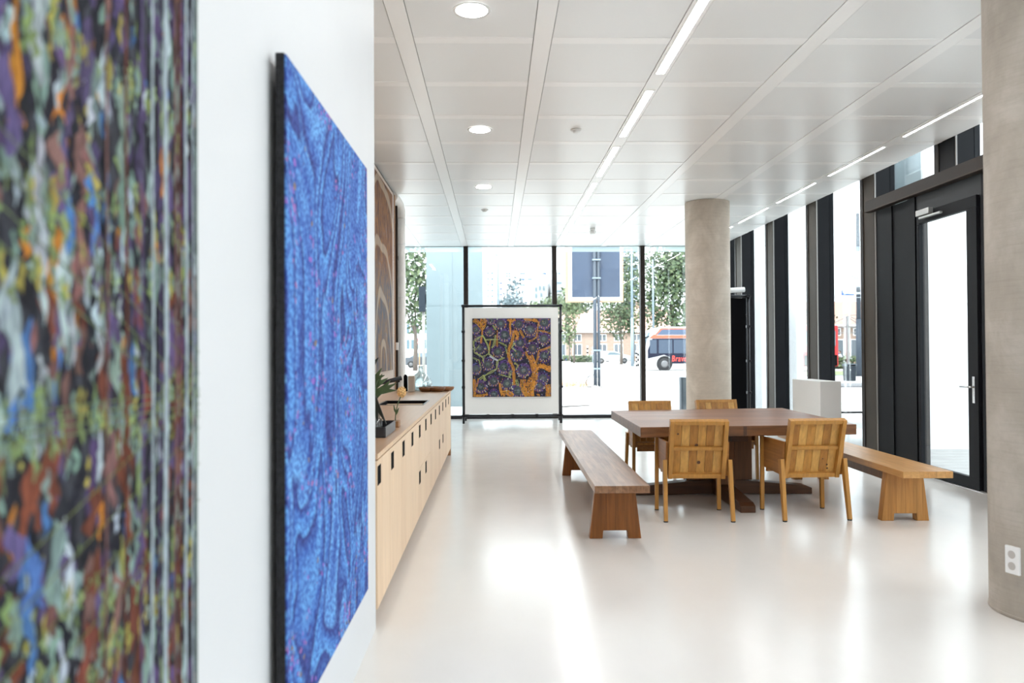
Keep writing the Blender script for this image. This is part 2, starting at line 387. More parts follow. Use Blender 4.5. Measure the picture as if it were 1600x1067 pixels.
for y in (2.4, -.4, -3.2):  # unseen downlights added to light the room
    t = thing('downlight', (-.145, y, CZ), 'added round downlight, unseen behind the viewer, lighting the room', 'ceiling light', 'added round downlights overhead')
    MB().lathe([(.108, 0.004), (.128, 0.0), (.132, .006), (.108, .006)], (-.145, y, CZ-.006), 24).build('rim', M['white'], t)
    MB().lathe([(.0005, 0), (.108, 0)], (-.145, y, CZ-.0025), 24).build('lens', M['down_light'], t)
def sprinkler(x, y, lab):
    o = MB().lathe([(.0005, -.03), (.03, -.03), (.034, -.02), (.03, -.012), (.055, -.01), (.058, .003), (.0005, .003)], (x, y, CZ), 20).build('ceiling_sensor', M['white'], origin=(x, y, CZ))
    tag(o, lab, 'sensor', 'ceiling sensors')
sprinkler(.867, 8.04, 'small round white sensor on the near ceiling between downlight and strip light')
sprinkler(-.155, 12.62, 'small round sensor on the far ceiling beyond the downlights')
o = MB().cyl((1.876, 14.56, CZ+.003), (1.876, 14.56, CZ-.05), .05, .045, n=20).cyl((1.876, 14.56, CZ-.05), (1.876, 14.56, CZ-.11), .062, .05, n=20).build('smoke_detector', M['white'])
tag(o, 'white smoke detector hanging from the far ceiling above the easel', 'smoke detector')
# ------------------------------------------------------------------ worktop, cabinets and what stands on them
M['birch'] = wood('birch_plywood', (.74, .55, .375), (.70, .51, .34), 'ZY', (4, .29), .5, .12, (.6, .42, .27), 0.0)
M['birch_top'] = wood('oak_worktop', (.52, .34, .22), (.49, .31, .19), 'Y', (5, .7), .3, .1, (.45, .28, .17), 0.0)
M['ply_edge'] = plain('plywood_edge', (.62, .43, .27), .5, var=.1, vscale=30)
M['plinth'] = plain('brown_plinth', (.30, .17, .08), .6)
XF = -.642
Y0, W = 4.19, .58
wk = thing('worktop', (-1.05, 7.7, .92), 'long pale wooden worktop with a black sink let into it', 'worktop')
m = MB(); sx0, sx1, sy0, sy1 = -1.22, -.75, 8.0, 8.68
for x0, x1, y0, y1 in ((-1.449, -.640, Y0, sy0), (-1.449, sx0, sy0, sy1), (sx1, -.640, sy0, sy1), (-1.449, -.640, sy1, 11.17)):
    m.box(x0, x1, y0, y1, .915, .943)
m.build('top_board', M['birch_top'], wk)
MB().box(-.640, -.638, Y0, 11.17, .915, .943).build('edge_band', M['ply_edge'], wk)
def cabinet(y, drawers, label):
    t = thing('base_cabinet', (-1.04, y+W, 0), label, 'cabinet', 'pale plywood base cabinets')
    MB().box(-1.445, -.662, max(y+.001, 4.192), y+2*W-.001, .10, .912).build('carcass', M['birch'], t)
    MB().box(-1.445, -.74, max(y+.001, 4.192), y+2*W-.001, 0, .10).build('plinth', M['plinth'], t)
    for k in range(2):
        a = max(y + k*W, 4.192)
        fronts = [('door', .102, .905)] if not drawers else [('drawer', .102, .505), ('drawer', .508, .905)]
        for nm, z0, z1 in fronts:
            f = MB().box(-.660, XF, a+.002, y+(k+1)*W-.002, z0, z1).build(nm, M['birch'], t)
            zt = .873 if z1 > .6 else .482
            yh = y + k*W + .072 + (.03 if y + k*W < 4.19 else 0)
            MB().box(-.65, XF+.0015, yh-.015, yh+.105, zt-.105, zt).build('handle', M['black'], f)
ya = 7.6 - 6*W
labs = ['base cabinet with two tall doors nearest the white partition', 'second two door base cabinet from the white partition',
        'base cabinet of four drawers on the near side, left of the strong seam', 'two door base cabinet below the black sink',
        'base cabinet of four drawers nearer the far end of the worktop', 'two door base cabinet at the far end of the worktop']
for k in range(6): cabinet(ya + 2*W*k, k in (2, 4), labs[k])
ep = MB().box(-1.445, XF, ya+12*W+.002, 11.165, 0, .912).build('end_panel', M['oak_edge'])
tag(ep, 'oak end panel closing the far end of the cabinet row', 'panel')
sk = thing('sink', ((sx0+sx1)/2, (sy0+sy1)/2, .72), 'black rectangular sink let into the pale worktop', 'sink')
MB().box(sx0+.003, sx1-.003, sy0+.003, sy1-.003, .74, .75).box(sx0+.003, sx0+.015, sy0+.003, sy1-.003, .75, .942).box(sx1-.015, sx1-.003, sy0+.003, sy1-.003, .75, .942).box(sx0+.015, sx1-.015, sy0+.003, sy0+.015, .75, .942).box(sx0+.015, sx1-.015, sy1-.015, sy1-.003, .75, .942).build('basin', M['black'], sk)
MB().box(sx0-.012, sx0+.004, sy0-.012, sy1+.012, .9432, .9475).box(sx1-.004, sx1+.012, sy0-.012, sy1+.012, .9432, .9475).box(sx0, sx1, sy0-.012, sy0+.004, .9432, .9475).box(sx0, sx1, sy1-.004, sy1+.012, .9432, .9475).build('rim', plain('dark_steel_rim', (.10, .105, .11), .3, metal=.5), sk)
tp = thing('faucet', (-1.31, 8.3, .943), 'black kitchen tap reaching over the sink from behind the plant', 'tap')
MB().cyl((-1.31, 8.3, .943), (-1.31, 8.3, 1.13), .022, n=14).cyl((-1.31, 8.3, .943), (-1.31, 8.3, .95), .034, n=14).build('post', M['black_metal'], tp)
MB().path([(-1.31, 8.3, 1.12), (-1.25, 8.32, 1.155), (-1.12, 8.36, 1.185), (-1.02, 8.4, 1.21)], [.018, .02, .024, .026], 10).cyl((-1.05, 8.39, 1.2), (-1.045, 8.39, 1.165), .012, n=10).build('spout', M['black_metal'], tp)

# tray with jars, plant, block with protea
tr = thing('tray', (-.80, 5.2, .943), 'black rectangular tray standing at the near end of the worktop', 'tray')
M['tray'] = plain('black_tray', (.02, .02, .024), .35, spec=.6)
MB().box(-.95, -.705, 4.97, 5.46, .944, .950).box(-.95, -.942, 4.97, 5.46, .95, 1.012).box(-.713, -.705, 4.97, 5.46, .95, 1.012).box(-.942, -.713, 4.97, 4.978, .95, 1.012).box(-.942, -.713, 5.452, 5.46, .95, 1.012).build('tray_body', M['tray'], tr, bevel=.003)
M['jar'] = glass('clear_jar_glass', (.95, .97, .97), .08)
def jar(x, y, r, h, lab):
    o = MB().lathe([(.001, 0), (r, 0), (r, h), (r-.004, h), (r-.004, .006), (.001, .006)], (x, y, .951), 24).build('glass_jar', M['jar'])
    tag(o, lab, 'jar')
jar(-.80, 5.10, .055, .105, 'short clear glass jar at the front of the black tray')
jar(-.83, 5.28, .045, .13, 'taller clear glass jar behind another jar in the black tray')
pt = thing('staghorn_fern', (-.84, 5.28, .957), 'dark green plant with forked antler leaves standing in a jar on the black tray', 'plant')
M['leaf_d'] = plain('dark_leaf', (.018, .024, .018), .35, var=.3, vscale=20)
M['leaf_g'] = plain('green_leaf', (.07, .11, .045), .4, var=.3, vscale=20)
def ribbon(pts, w, mi=0, th=.0035, out=(1, 0, 0), m=None):
    m = m or MB(); k = len(pts); vs = []
    for i, p in enumerate(pts):
        p = Vector(p); dd = (Vector(pts[min(i+1, k-1)]) - Vector(pts[max(i-1, 0)])).normalized()
        s = dd.cross(Vector((.25, 1, .1))).normalized(); nrm = s.cross(dd).normalized()
        ww = w[i]
        vs += [p - s*ww + nrm*th, p + s*ww + nrm*th, p + s*ww - nrm*th, p - s*ww - nrm*th]
    fs = [(i*4+j, i*4+(j+1) % 4, i*4+4+(j+1) % 4, i*4+4+j) for i in range(k-1) for j in range(4)] + [(3, 2, 1, 0), tuple((k-1)*4+j for j in range(4))]
    return m.add(vs, fs, mi, False)
def bez(p0, p1, p2, k=7):
    p0, p1, p2 = Vector(p0), Vector(p1), Vector(p2)
    return [p0*(1-t)**2 + p1*2*t*(1-t) + p2*t*t for t in [i/(k-1) for i in range(k)]]
def staghorn(p0, p1, p2, w, mat, forks=((.05, .03), (.05, -.03))):
    m = MB(); pts = bez(p0, p1, p2); k = len(pts)
    ribbon(pts, [w*(.35 + .65*math.sin(PI*min(1, i/(k-1)*.9))) for i in range(k)], m=m)
    e = pts[-1]; dd = (pts[-1] - pts[-2]).normalized(); s = dd.cross(Vector((.25, 1, .1))).normalized()
    for ln, off in forks:
        b0 = pts[-2]; ribbon(bez(b0, e + s*off*.3, e + dd*ln + s*off, 5), [w*.75, w*.7, w*.5, w*.3, .001], m=m)
    m.build('leaf', mat, pt)
B = (-.84, 5.28, 1.04)
staghorn(B, (-.86, 5.28, 1.30), (-.80, 5.25, 1.33), .026, M['leaf_g'], ((.07, .02), (.05, -.03)))
staghorn(B, (-.90, 5.24, 1.30), (-.83, 5.2, 1.42), .030, M['leaf_d'], ((.06, .025), (.06, -.03)))
staghorn(B, (-.88, 5.3, 1.22), (-.75, 5.28, 1.24), .030, M['leaf_g'], ((.09, .02), (.075, -.028), (.05, .05)))
staghorn(B, (-.83, 5.18, 1.30), (-.775, 5.12, 1.10), .024, M['leaf_d'], ((.10, .035), (.10, -.035)))
staghorn(B, (-.90, 5.15, 1.20), (-.845, 5.1, 1.13), .03, M['leaf_d'], ((.04, .03), (.05, -.02)))
staghorn(B, (-.95, 5.2, 1.30), (-.90, 5.12, 1.20), .036, M['leaf_d'])
staghorn(B, (-.92, 5.35, 1.20), (-.80, 5.36, 1.29), .028, M['leaf_g'], ((.05, .03), (.06, -.02)))
MB().path([(-.84, 5.28, .96), (-.842, 5.28, 1.04), (-.85, 5.27, 1.16), (-.87, 5.25, 1.24)], [.008, .016, .02, .012], 8).build('stem', M['leaf_d'], pt)
bl = MB().box(-.80, -.705, 5.62, 5.74, .944, .99).build('wooden_block', wood('block_wood', (.30, .15, .06), (.25, .11, .04), 'Y', (.5, .2), .5), bevel=.002)
tag(bl, 'small brown wooden block behind the black tray', 'block')
pr = thing('protea_flower', (-.735, 5.68, .99), 'single dried yellow flower on a leafy stem set in the brown wooden block', 'flower')
MB().path([(-.735, 5.68, .991), (-.732, 5.68, 1.05), (-.715, 5.68, 1.12), (-.695, 5.68, 1.165)], [.004, .004, .0035, .004], 8).build('stem', M['leaf_g'], pr)
m = MB()
ribbon(bez((-.734, 5.68, 1.03), (-.72, 5.68, 1.06), (-.708, 5.68, 1.085)), [.002, .006, .008, .007, .005, .003, .001], m=m)
ribbon(bez((-.733, 5.68, 1.05), (-.742, 5.68, 1.08), (-.745, 5.68, 1.105)), [.002, .005, .006, .005, .004, .003, .001], m=m)
m.build('leaf', M['leaf_g'], pr)
M['protea'] = plain('dried_yellow_petals', (.72, .46, .20), .7, var=.35, vscale=60)
m = MB(); m.blob((-.688, 5.68, 1.20), (.027, .027, .036), 10)
for k in range(46):
    a = k*2.4; z = -1 + 2*(k+.5)/46; q = math.sqrt(1-z*z); dv = Vector((q*math.cos(a), q*math.sin(a), z*1.3+.5)).normalized()
    ce = Vector((-.688, 5.68, 1.20)) + Vector((q*math.cos(a)*.026, q*math.sin(a)*.026, z*.034))
    m.path([ce, ce + dv*.008, ce + dv*.014], [.005, .004, .0005], 5)
m.build('flower_head', M['protea'], pr)

# far end: dispenser, canister, decanter, lobed tray
o = MB().box(-1.19, -1.10, 10.52, 10.64, .944, 1.165).build('soap_dispenser', plain('greige_plastic', (.42, .36, .30), .45), bevel=.006)
tag(o, 'tall greige box shaped dispenser near the far end of the worktop', 'dispenser')
o = MB().cyl((-1.245, 10.75, .944), (-1.245, 10.75, 1.16), .028, n=20).cyl((-1.245, 10.75, 1.16), (-1.245, 10.75, 1.175), .018, n=16).build('canister', M['black'])
tag(o, 'slim black canister tucked beside the greige dispenser', 'canister')
wt = wood('acacia_bowl', (.26, .11, .035), (.15, .06, .018), 'X', (.5, .08), .35, .45, (.10, .04, .012), 0.0)
m = MB()
lobes = [(-.95, 10.62, .105), (-.80, 10.62, .12), (-.68, 10.78, .115), (-.85, 10.85, .12), (-.98, 10.8, .09)]
for x, y, r in lobes:
    m.lathe([(.001, 0.0), (r*.62, 0), (r*.88, .022), (r, .055), (r*.95, .058), (r*.82, .032), (r*.55, .014), (.001, .012)], (x, y, .944), 28)
o = m.build('wooden_tray', wt); tag(o, 'lobed brown wooden serving tray at the far end of the worktop', 'tray')
M['decanter'] = glass('decanter_glass', (.88, .94, .95), .14, .45)
o = MB().lathe([(.001, 0), (.10, 0), (.15, .03), (.165, .075), (.15, .14), (.10, .215), (.052, .255), (.034, .275), (.032, .335), (.042, .345), (.038, .347), (.028, .335), (.03, .275), (.048, .25), (.096, .21), (.145, .138), (.159, .075), (.145, .034), (.1, .006), (.001, .006)], (-1.06, 11.0, .944), 40).build('glass_decanter', M['decanter'])
tag(o, 'large clear glass decanter with wide belly behind the lobed wooden tray', 'decanter')
# white insulated pipe with elbow, switch box on the board wall
pp = thing('insulated_pipe', (-1.41, 11.6, 0), 'white wrapped vertical pipe rising to the ceiling past the worktop end', 'pipe')
M['wrap'] = plain('white_pipe_wrap', (.86, .85, .83), .5, var=.04, vscale=12, bump=.4)
m = MB(); m.path([(-1.41, 11.62, 0), (-1.408, 11.62, .8), (-1.41, 11.62, 1.6), (-1.407, 11.62, 2.4), (-1.41, 11.62, 3.2), (-1.41, 11.62, 3.5)], [.066, .068, .064, .067, .065, .066], 24).build('straight_run', M['wrap'], pp)
m = MB(); m.path([(-1.41, 11.62, 3.5), (-1.41, 11.62, 3.62), (-1.425, 11.57, 3.71), (-1.45, 11.45, 3.755), (-1.47, 11.28, 3.76), (-1.47, 11.205, 3.76)], [.066, .069, .067, .066, .066, .066], 24).build('elbow', M['wrap'], pp)
for z in (1.05, 2.32, 3.12):
    MB().lathe([(.0655, -.02), (.0705, -.015), (.0705, .015), (.0655, .02)], (-1.41, 11.62, z), 24).build('joint_band', M['white'], pp)
o = MB().box(-1.475, -1.405, 11.201, 11.26, 1.52, 1.63).build('junction_box', M['white'], bevel=.004); tag(o, 'small white junction box on the end of the board wall', 'box')
o = MB().box(-1.51, -1.435, 11.40, 11.47, 0, 3.66).box(-1.515, -1.43, 11.395, 11.475, 2.86, 2.92).box(-1.515, -1.43, 11.395, 11.475, .9, .96).build('filler', M['brown_dark']); tag(o, 'added dark strip covering the bright gap between board wall and white pipe', 'filler')  # dark strip added to close off the bright gap beside the pipe

# ------------------------------------------------------------------ dining table, benches, chairs
M['tab_top'] = wood('dark_oak_lit_top', (.20, .085, .042), (.31, .145, .078), 'X', (.9, .065), .38, .4, (.07, .03, .015), .001)  # top colour lifted for its sheen
M['tab_edge'] = wood('dark_oak_shaded_edge', (.15, .06, .021), (.20, .083, .03), 'X', (.9, .065), .45, .5, (.07, .03, .015), .001)  # same oak, coloured darker where the sheen drops off
M['tab_leg'] = wood('dark_oak_base', (.17, .062, .016), (.14, .05, .012), 'Z', (2, .1), .4, .35, (.03, .01, .005), .001)
M['tab_foot'] = wood('dark_oak_foot', (.10, .04, .016), (.08, .031, .012), 'X', (2, .1), .38, .35, (.03, .01, .005), 0)
tb = thing('dining_table', (2.32, 7.98, 0), 'large square dark oak dining table with a slab top and cross shaped foot', 'table')
m = MB().prism([(1.319, 6.95), (3.355, 7.065), (3.43, 9.11), (1.345, 8.885)], 'z', .705, .80); m.mi = [0, 0, 1, 1, 1, 1]; m.build('tabletop', [M['tab_top'], M['tab_edge']], tb, bevel=.006)
MB().box(1.6, 3.05, 7.90, 8.06, .625, .704).box(2.24, 2.40, 7.25, 7.9, .625, .704).box(2.24, 2.40, 8.06, 8.7, .625, .704).build('under_beam', M['tab_foot'], tb)
MB().box(2.25, 2.39, 7.64, 8.32, .15, .625).box(1.98, 2.25, 7.93, 8.03, .15, .625).box(2.39, 2.45, 7.93, 8.03, .15, .625).box(2.48, 2.66, 7.92, 8.04, .15, .625).box(2.45, 2.48, 7.96, 8.0, .15, .625).build('pedestal', M['tab_leg'], tb, bevel=.004)
for k in range(4):
    Mr = Matrix.Translation((2.318, 7.98, 0)) @ Matrix.Rotation(k*PI/2, 4, 'Z')
    m = MB(); m.prism([(.05, .012), (.965, .0), (.965, .062), (.90, .088), (.05, .165)], 'y', -.07, .07)
    m.v = [tuple(Mr @ Vector(p)) for p in m.v]; m.build('foot', M['tab_foot'], tb, bevel=.005)
M['bl_top'] = wood('sheen_grey_bench_top', (.235, .115, .055), (.30, .165, .09), 'Y', (.42, .052), .33, .4, (.12, .055, .025), .0008)  # grey window sheen mixed into the brown of the seat
M['bl_leg'] = wood('brown_bench_leg', (.26, .09, .016), (.215, .072, .012), 'Z', (3, .07), .42, .35, (.07, .025, .008), .0006)
M['br_top'] = wood('honey_bench_top', (.50, .25, .08), (.56, .30, .105), 'Y', (.9, .07), .36, .25, (.25, .11, .04), .0006)
M['br_leg'] = wood('honey_bench_leg', (.50, .235, .06), (.42, .185, .042), 'Z', (3, .075), .42, .3, (.16, .07, .02), .0006)
def bench(loc, rz, ln, w, h, legs, mt, ml, label, strx):
    b = thing('bench', loc, label, 'bench', 'plank benches at the dining table', rz)
    MB().box(-w/2, w/2, -ln/2, ln/2, h-.056, h).build('seat_board', mt, b, local=True, bevel=.004)
    for y in legs:
        zt = h-.0565; a, t = w/2, w/2-.05
        poly = [(-a, 0), (-a+.105, 0), (-a+.11, .064), (a-.11, .064), (a-.105, 0), (a, 0), (t, zt), (-t, zt)]
        MB().prism(poly, 'y', y-.04, y+.04).build('leg', ml, b, local=True, bevel=.004)
    MB().box(strx-.03, strx+.03, legs[0]+.04, legs[1]-.04, h-.14, h-.0565).build('stretcher', ml, b, local=True)
bench((.982, 7.745, 0), -.0175, 4.05, .413, .488, (-1.59, 1.50), M['bl_top'], M['bl_leg'], 'long brown wooden bench along the left side of the table', 0)
bench((3.604, 7.775, 0), -.03, 3.05, .412, .488, (-1.105, 1.045), M['br_top'], M['br_leg'], 'honey coloured wooden bench on the window side of the table', -.12)
CT = [wood(f'chair_oak_{i}', a, [x*.93 for x in a], 'Z', (3, .3), .4, .3, (.2, .1, .03), 0) for i, a in enumerate(((.53, .265, .06), (.46, .215, .042), (.38, .165, .03), (.60, .325, .085)))]
CS = wood('chair_seat_oak', (.50, .25, .06), (.43, .2, .042), 'Y', (2, .09), .4, .3, (.15, .06, .02), .001)
CA = wood('chair_arm_oak', (.34, .14, .028), (.29, .115, .022), 'Y', (2, .3), .42, .3, (.12, .05, .015), 0)
CL = wood('chair_leg_oak', (.47, .225, .048), (.44, .205, .042), 'Z', (3, .3), .4, .25, (.2, .1, .03), 0)
KNOT = plain('wood_knot', (.07, .028, .012), .5)
RUB = plain('black_rubber_foot', (.015, .015, .017), .6)
def chair(loc, rz, label, seed):
    rr = random.Random(seed)
    c = thing('armchair', loc, label, 'chair', 'oak armchairs at the dining table', rz)
    for s in (-1, 1):
        lg = MB().bar((s*.291, -.262, .008), (s*.284, -.178, .53), .034, .036, .036, .062).build('leg', CL, c, local=True, bevel=.003)
        MB().cyl((s*.291, -.262, 0), (s*.291, -.262, .009), .02, n=12).build('foot_pad', RUB, lg, local=True)
        lg = MB().bar((s*.290, .25, .008), (s*.284, .25, .69), .034, .034, .036, .036).build('leg', CL, c, local=True, bevel=.003)
        MB().cyl((s*.29, .25, 0), (s*.29, .25, .009), .02, n=12).build('foot_pad', RUB, lg, local=True)
        MB().prism([(.27, .685), (-.215, .69), (-.16, .385), (.268, .405)], 'x', s*.266-.010, s*.266+.010).build('armrest_panel', CA, c, local=True, bevel=.003)
    # seat
    m = MB(); n = 5
    for k in range(n):
        x0 = -.25 + .5*k/n; m.add([(x0+.001, -.13, .405), (x0+.099, -.13, .405), (x0+.099, .27, .435), (x0+.001, .27, .435), (x0+.001, -.13, .427), (x0+.099, -.13, .427), (x0+.099, .27, .457), (x0+.001, .27, .457)],
              [(0,3,2,1),(4,5,6,7),(0,1,5,4),(1,2,6,5),(2,3,7,6),(3,0,4,7)], 0)
    m.build('seat', CS, c, local=True)
    MB().box(-.25, .25, .235, .255, .36, .43).build('apron', CA, c, local=True, bevel=.002)
    # back frame, leaning
    T = Matrix.Translation((0, -.10, .375)) @ Matrix.Rotation(math.radians(17), 4, 'X')
    H = .545
    fr = MB()
    for s in (-1, 1): fr.box(s*.2335-.019, s*.2335+.019, -.062, .0, 0, H, M=T)
    fr.box(-.2145, .2145, -.058, .0, H-.036, H, M=T).box(-.2145, .2145, -.052, -.018, 0, .04, M=T).box(-.2145, .2145, -.045, -.018, .265, .297, M=T)
    bf = fr.build('backrest_frame', CL, c, local=True, bevel=.003)
    pk = MB(); n = 6; last = -1
    for k in range(n):
        t = rr.choice([x for x in range(4) if x != last]); last = t
        x0 = -.2145 + .429*k/n; pk.box(x0+.0014, x0+.429/n-.0014, -.018, .0, 0.002, H-.036, mi=t, M=T)
    for k in range(3):
        x = rr.uniform(-.18, .18); z = rr.uniform(.06, .48); p0 = T @ Vector((x, -.0175, z)); p1 = T @ Vector((x, -.0188, z))
        pk.cyl(p0, p1, rr.choice((.006, .009, .016)), n=10, mi=4)
    pk.build('backrest_planks', CT + [KNOT], c, local=True)
chair((1.787, 6.925, 0), math.radians(-3), 'oak armchair seen from behind, nearest the long left bench', 3)
chair((2.798, 6.925, 0), math.radians(2.5), 'oak armchair seen from behind on the near right side of the table', 5)
chair((1.845, 8.87, 0), math.radians(180), 'oak armchair on the far left side of the table facing the viewer', 8)
chair((2.70, 9.0, 0), math.radians(184), 'oak armchair on the far side of the table in front of the concrete column', 11)

# ------------------------------------------------------------------ display frames and low white partition
def clamp_row(m, x, y, zs):
    for z in zs: m.box(x-.036, x+.036, y-.036, y+.036, z-.022, z+.022).cyl((x+.036, y, z), (x+.052, y, z), .008, n=8)
def stand(x0, x1, y, yb, label, panel_mat, plab, zb):
    t = thing('display_stand', ((x0+x1)/2, y, 0), label, 'display stand')
    for x in (x0, x1):
        MB().cyl((x, y, 0), (x, y, 2.46), .026, n=14).build('post', M['black_metal'], t)
        MB().cyl((x+.02, yb, 0), (x+.02, yb, 2.2), .022, n=14).build('rear_post', M['black_metal'], t)
        MB().cyl((x+.01, y, .115), (x+.02, yb, .115), .02, n=10).cyl((x+.01, y, 2.1), (x+.02, yb, 2.1), .02, n=10).build('spacer_bar', M['black_metal'], t)
        m = MB(); clamp_row(m, x, y, (.16, .75, 1.3, 1.9, 2.43)); m.build('clamp', M['black_metal'], t)
    MB().cyl((x0, y, 2.43), (x1, y, 2.43), .026, n=14).build('top_bar', M['black_metal'], t)
    MB().cyl((x0, y, .16), (x1, y, .16), .026, n=14).cyl((x0, yb, .16), (x1+.02, yb, .16), .02, n=10).build('bottom_bar', M['black_metal'], t)
    m = MB()
    for k in range(3): m.box(x0+(x1-x0)*(k+1)/4-.03, x0+(x1-x0)*(k+1)/4+.03, y-.034, y+.034, .13, .192)
    m.build('panel_clip', M['black_metal'], t)
    MB().box(x0+.03, x1-.05, y-.012, y+.012, zb, 2.395).build('backing_panel', panel_mat, t)
stand(-.650, 1.368, 15.9, 16.55, 'black pipe frame holding a white panel with the square artwork by the back windows', M['white_box'], '', .195)
stand(3.62, 4.425, 13.3, 13.9, 'black pipe frame with a black panel half hidden behind the far column', M['black'], '', .1)
o = MB().cyl((3.7, 13.28, 2.51), (4.36, 13.30, 2.545), .045, n=20).build('paper_roll', M['white']); tag(o, 'white roll lying on top of the black panel frame', 'roll')
o = MB().box(4.45, 4.74, 10.42, 11.40, 0, 1.055).build('display_plinth', M['white_box'], bevel=.003); tag(o, 'low white box shaped plinth between table and windows', 'plinth')
#PART3
# ------------------------------------------------------------------ artworks
M['yarn'] = attr_mat('knotted_yarn', .85, 110)
M['paint'] = attr_mat('flat_textile_colour', .75)
def jitter(c, r, a=.25):
    k = 1 + r.uniform(-a, a); return tuple(max(0.004, x*k*(1 + r.uniform(-.08, .08))) for x in c)
r1 = random.Random(21)
FX = -.620
t = thing('tapestry', (-.635, .95, .1), 'large multicoloured tapestry of vertical yarn shapes hanging nearest the viewer on the left', 'artwork')
MB().box(-.650, FX, .25, 1.618, .1, 3.3).build('canvas', plain('tapestry_ground', (.022, .024, .034), .9, var=.5, vscale=25), t)
PW = (.38, .45, .49); PG = (.20, .28, .25); PP = (.10, .07, .165); PO = (.46, .18, .025); PR = (.17, .05, .03); PYL = (.34, .30, .08); PGR = (.22, .29, .12); PB = (.07, .17, .40); PK = (.018, .018, .026); PM = (.20, .10, .09)
m = MB(); layer = [0]
def yarn(y, z, w, h, col, lean=0.0, wob=.42, kk=14):
    layer[0] += 1; x = FX + .0006 + .0022*(layer[0] % 997)/997
    lf, rt = [], []
    ph = r1.uniform(0, 6)
    for i in range(kk+1):
        q = i/kk; e = math.sin(PI*q)**.6 if 0 < q < 1 else .06
        ww = w/2*e*(1 + wob*math.sin(ph + q*13)) ; y = min(y, 1.612-w*.75); cy = y + lean*(q-.5) + w*.30*math.sin(ph*2 + q*8)
        lf.append((x, cy-ww, z + h*(q-.5))); rt.append((x, cy+ww, z + h*(q-.5)))
    vs = lf + rt; n = kk+1
    m.add(vs, [(i, n+i, n+i+1, i+1) for i in range(kk)], 0, False, jitter(col, r1))
for _ in range(850):      # dark purple, grey green and rust ground shapes
    z = r1.uniform(.55, 2.5); y = r1.uniform(.86, 1.61)
    low = (1.5-z)/.7
    yarn(y, z, r1.uniform(.014, .038), r1.uniform(.06, .16), r1.choice([PP, PP, PG, PR if low > -.3 else PP, PM, PK, PK, PK, PK, PG]), r1.uniform(-.01, .01))
for _ in range(560):
    z = r1.uniform(.55, 2.5); y = r1.uniform(.86, 1.61); low = (1.5-z)/.7
    pal = [PW, PW, PW, PW, PG, PG, PGR, PP, PP, PP, PK, PK, PYL, PB] + ([PR]*5 if low > .1 else [PO, PO, PM])
    yarn(y, z, r1.uniform(.007, .020), r1.uniform(.04, .11), r1.choice(pal), r1.uniform(-.012, .012))
for y, z, w, h, c in ((1.0, 1.84, .04, .17, PO), (1.09, 1.87, .05, .10, PO), (1.20, 1.93, .03, .10, PO), (1.13, 1.985, .03, .12, PO), (1.19, 1.76, .045, .06, PYL), (1.16, 1.87, .04, .12, PYL),
                      (1.1, 1.62, .035, .13, PO), (1.0, 1.42, .06, .06, PB), (1.03, 1.47, .05, .16, PB), (1.11, 1.44, .03, .14, PB), (1.24, 1.72, .02, .14, PB), (1.04, 1.20, .05, .12, PB), (1.32, 1.46, .03, .10, PB),
                      (1.03, 1.33, .05, .20, PR), (1.09, 1.34, .045, .18, PR), (1.3, 1.38, .05, .25, PR), (1.22, 1.05, .06, .3, PR), (1.35, 1.0, .07, .35, PR), (.99, 1.02, .03, .1, PR), (1.0, 1.26, .02, .11, PO), (1.22, 1.25, .02, .09, PO),
                      (1.05, 1.7, .05, .2, PW), (1.12, 1.6, .04, .2, PW), (1.06, 1.92, .045, .2, PW), (1.23, 1.93, .035, .15, PW), (1.0, 1.53, .05, .2, PW), (1.12, 1.19, .05, .15, PW), (1.2, 1.6, .05, .16, PW)):
    yarn(y, z, w*.75, h, c)
    yarn(y - w*.35, z + h*.12, w*.3, h*.45, c, .02); yarn(y + w*.35, z - h*.2, w*.3, h*.4, c, -.02)
for _ in range(480):      # fringes of olive green
    zc = r1.choice((1.39, 1.40, 1.63, 1.12, 1.72, 1.95, 1.03)); y = r1.uniform(.88, 1.6)
    yarn(y, zc + r1.gauss(0, .03), r1.uniform(.006, .016), r1.uniform(.025, .06), r1.choice((PGR, PG, PG, PGR, PYL)))
def line(pts, w, col):
    layer[0] += 1; x = FX + .003 + .0008*(layer[0] % 31)/31
    for (y0, z0), (y1, z1) in zip(pts[:-1], pts[1:]):
        dy, dz = y1-y0, z1-z0; ln = math.hypot(dy, dz); ny, nz = -dz/ln*w/2, dy/ln*w/2
        m.add([(x, y0-ny, z0-nz), (x, y1-ny, z1-nz), (x, y1+ny, z1+nz), (x, y0+ny, z0+nz)], [(0, 1, 2, 3)], 0, False, col)
for y, w, c in ((1.40, .010, PW), (1.455, .018, PW), (1.50, .009, PM), (1.55, .012, PW), (1.585, .008, PW), (1.605, .008, PG), (1.30, .006, PR), (1.235, .006, PM), (1.52, .007, PR), (1.36, .008, PP), (1.43, .006, PP)):
    line([(y + .003*math.sin(i*1.3), .3 + i*.2) for i in range(15)], w, c)
for k in range(4):
    line([(.8, 1.86-.05*k), (1.62, 1.50-.045*k)], .0025, (.16, .20, .10))
    line([(.8, 1.16-.06*k), (1.62, 1.42-.075*k)], .0025, (.17, .19, .07))
    line([(.8, 1.42-.012*k), (1.62, 1.425-.016*k)], .0025, (.16, .20, .10))
m.build('yarn_shapes', M['yarn'], t)

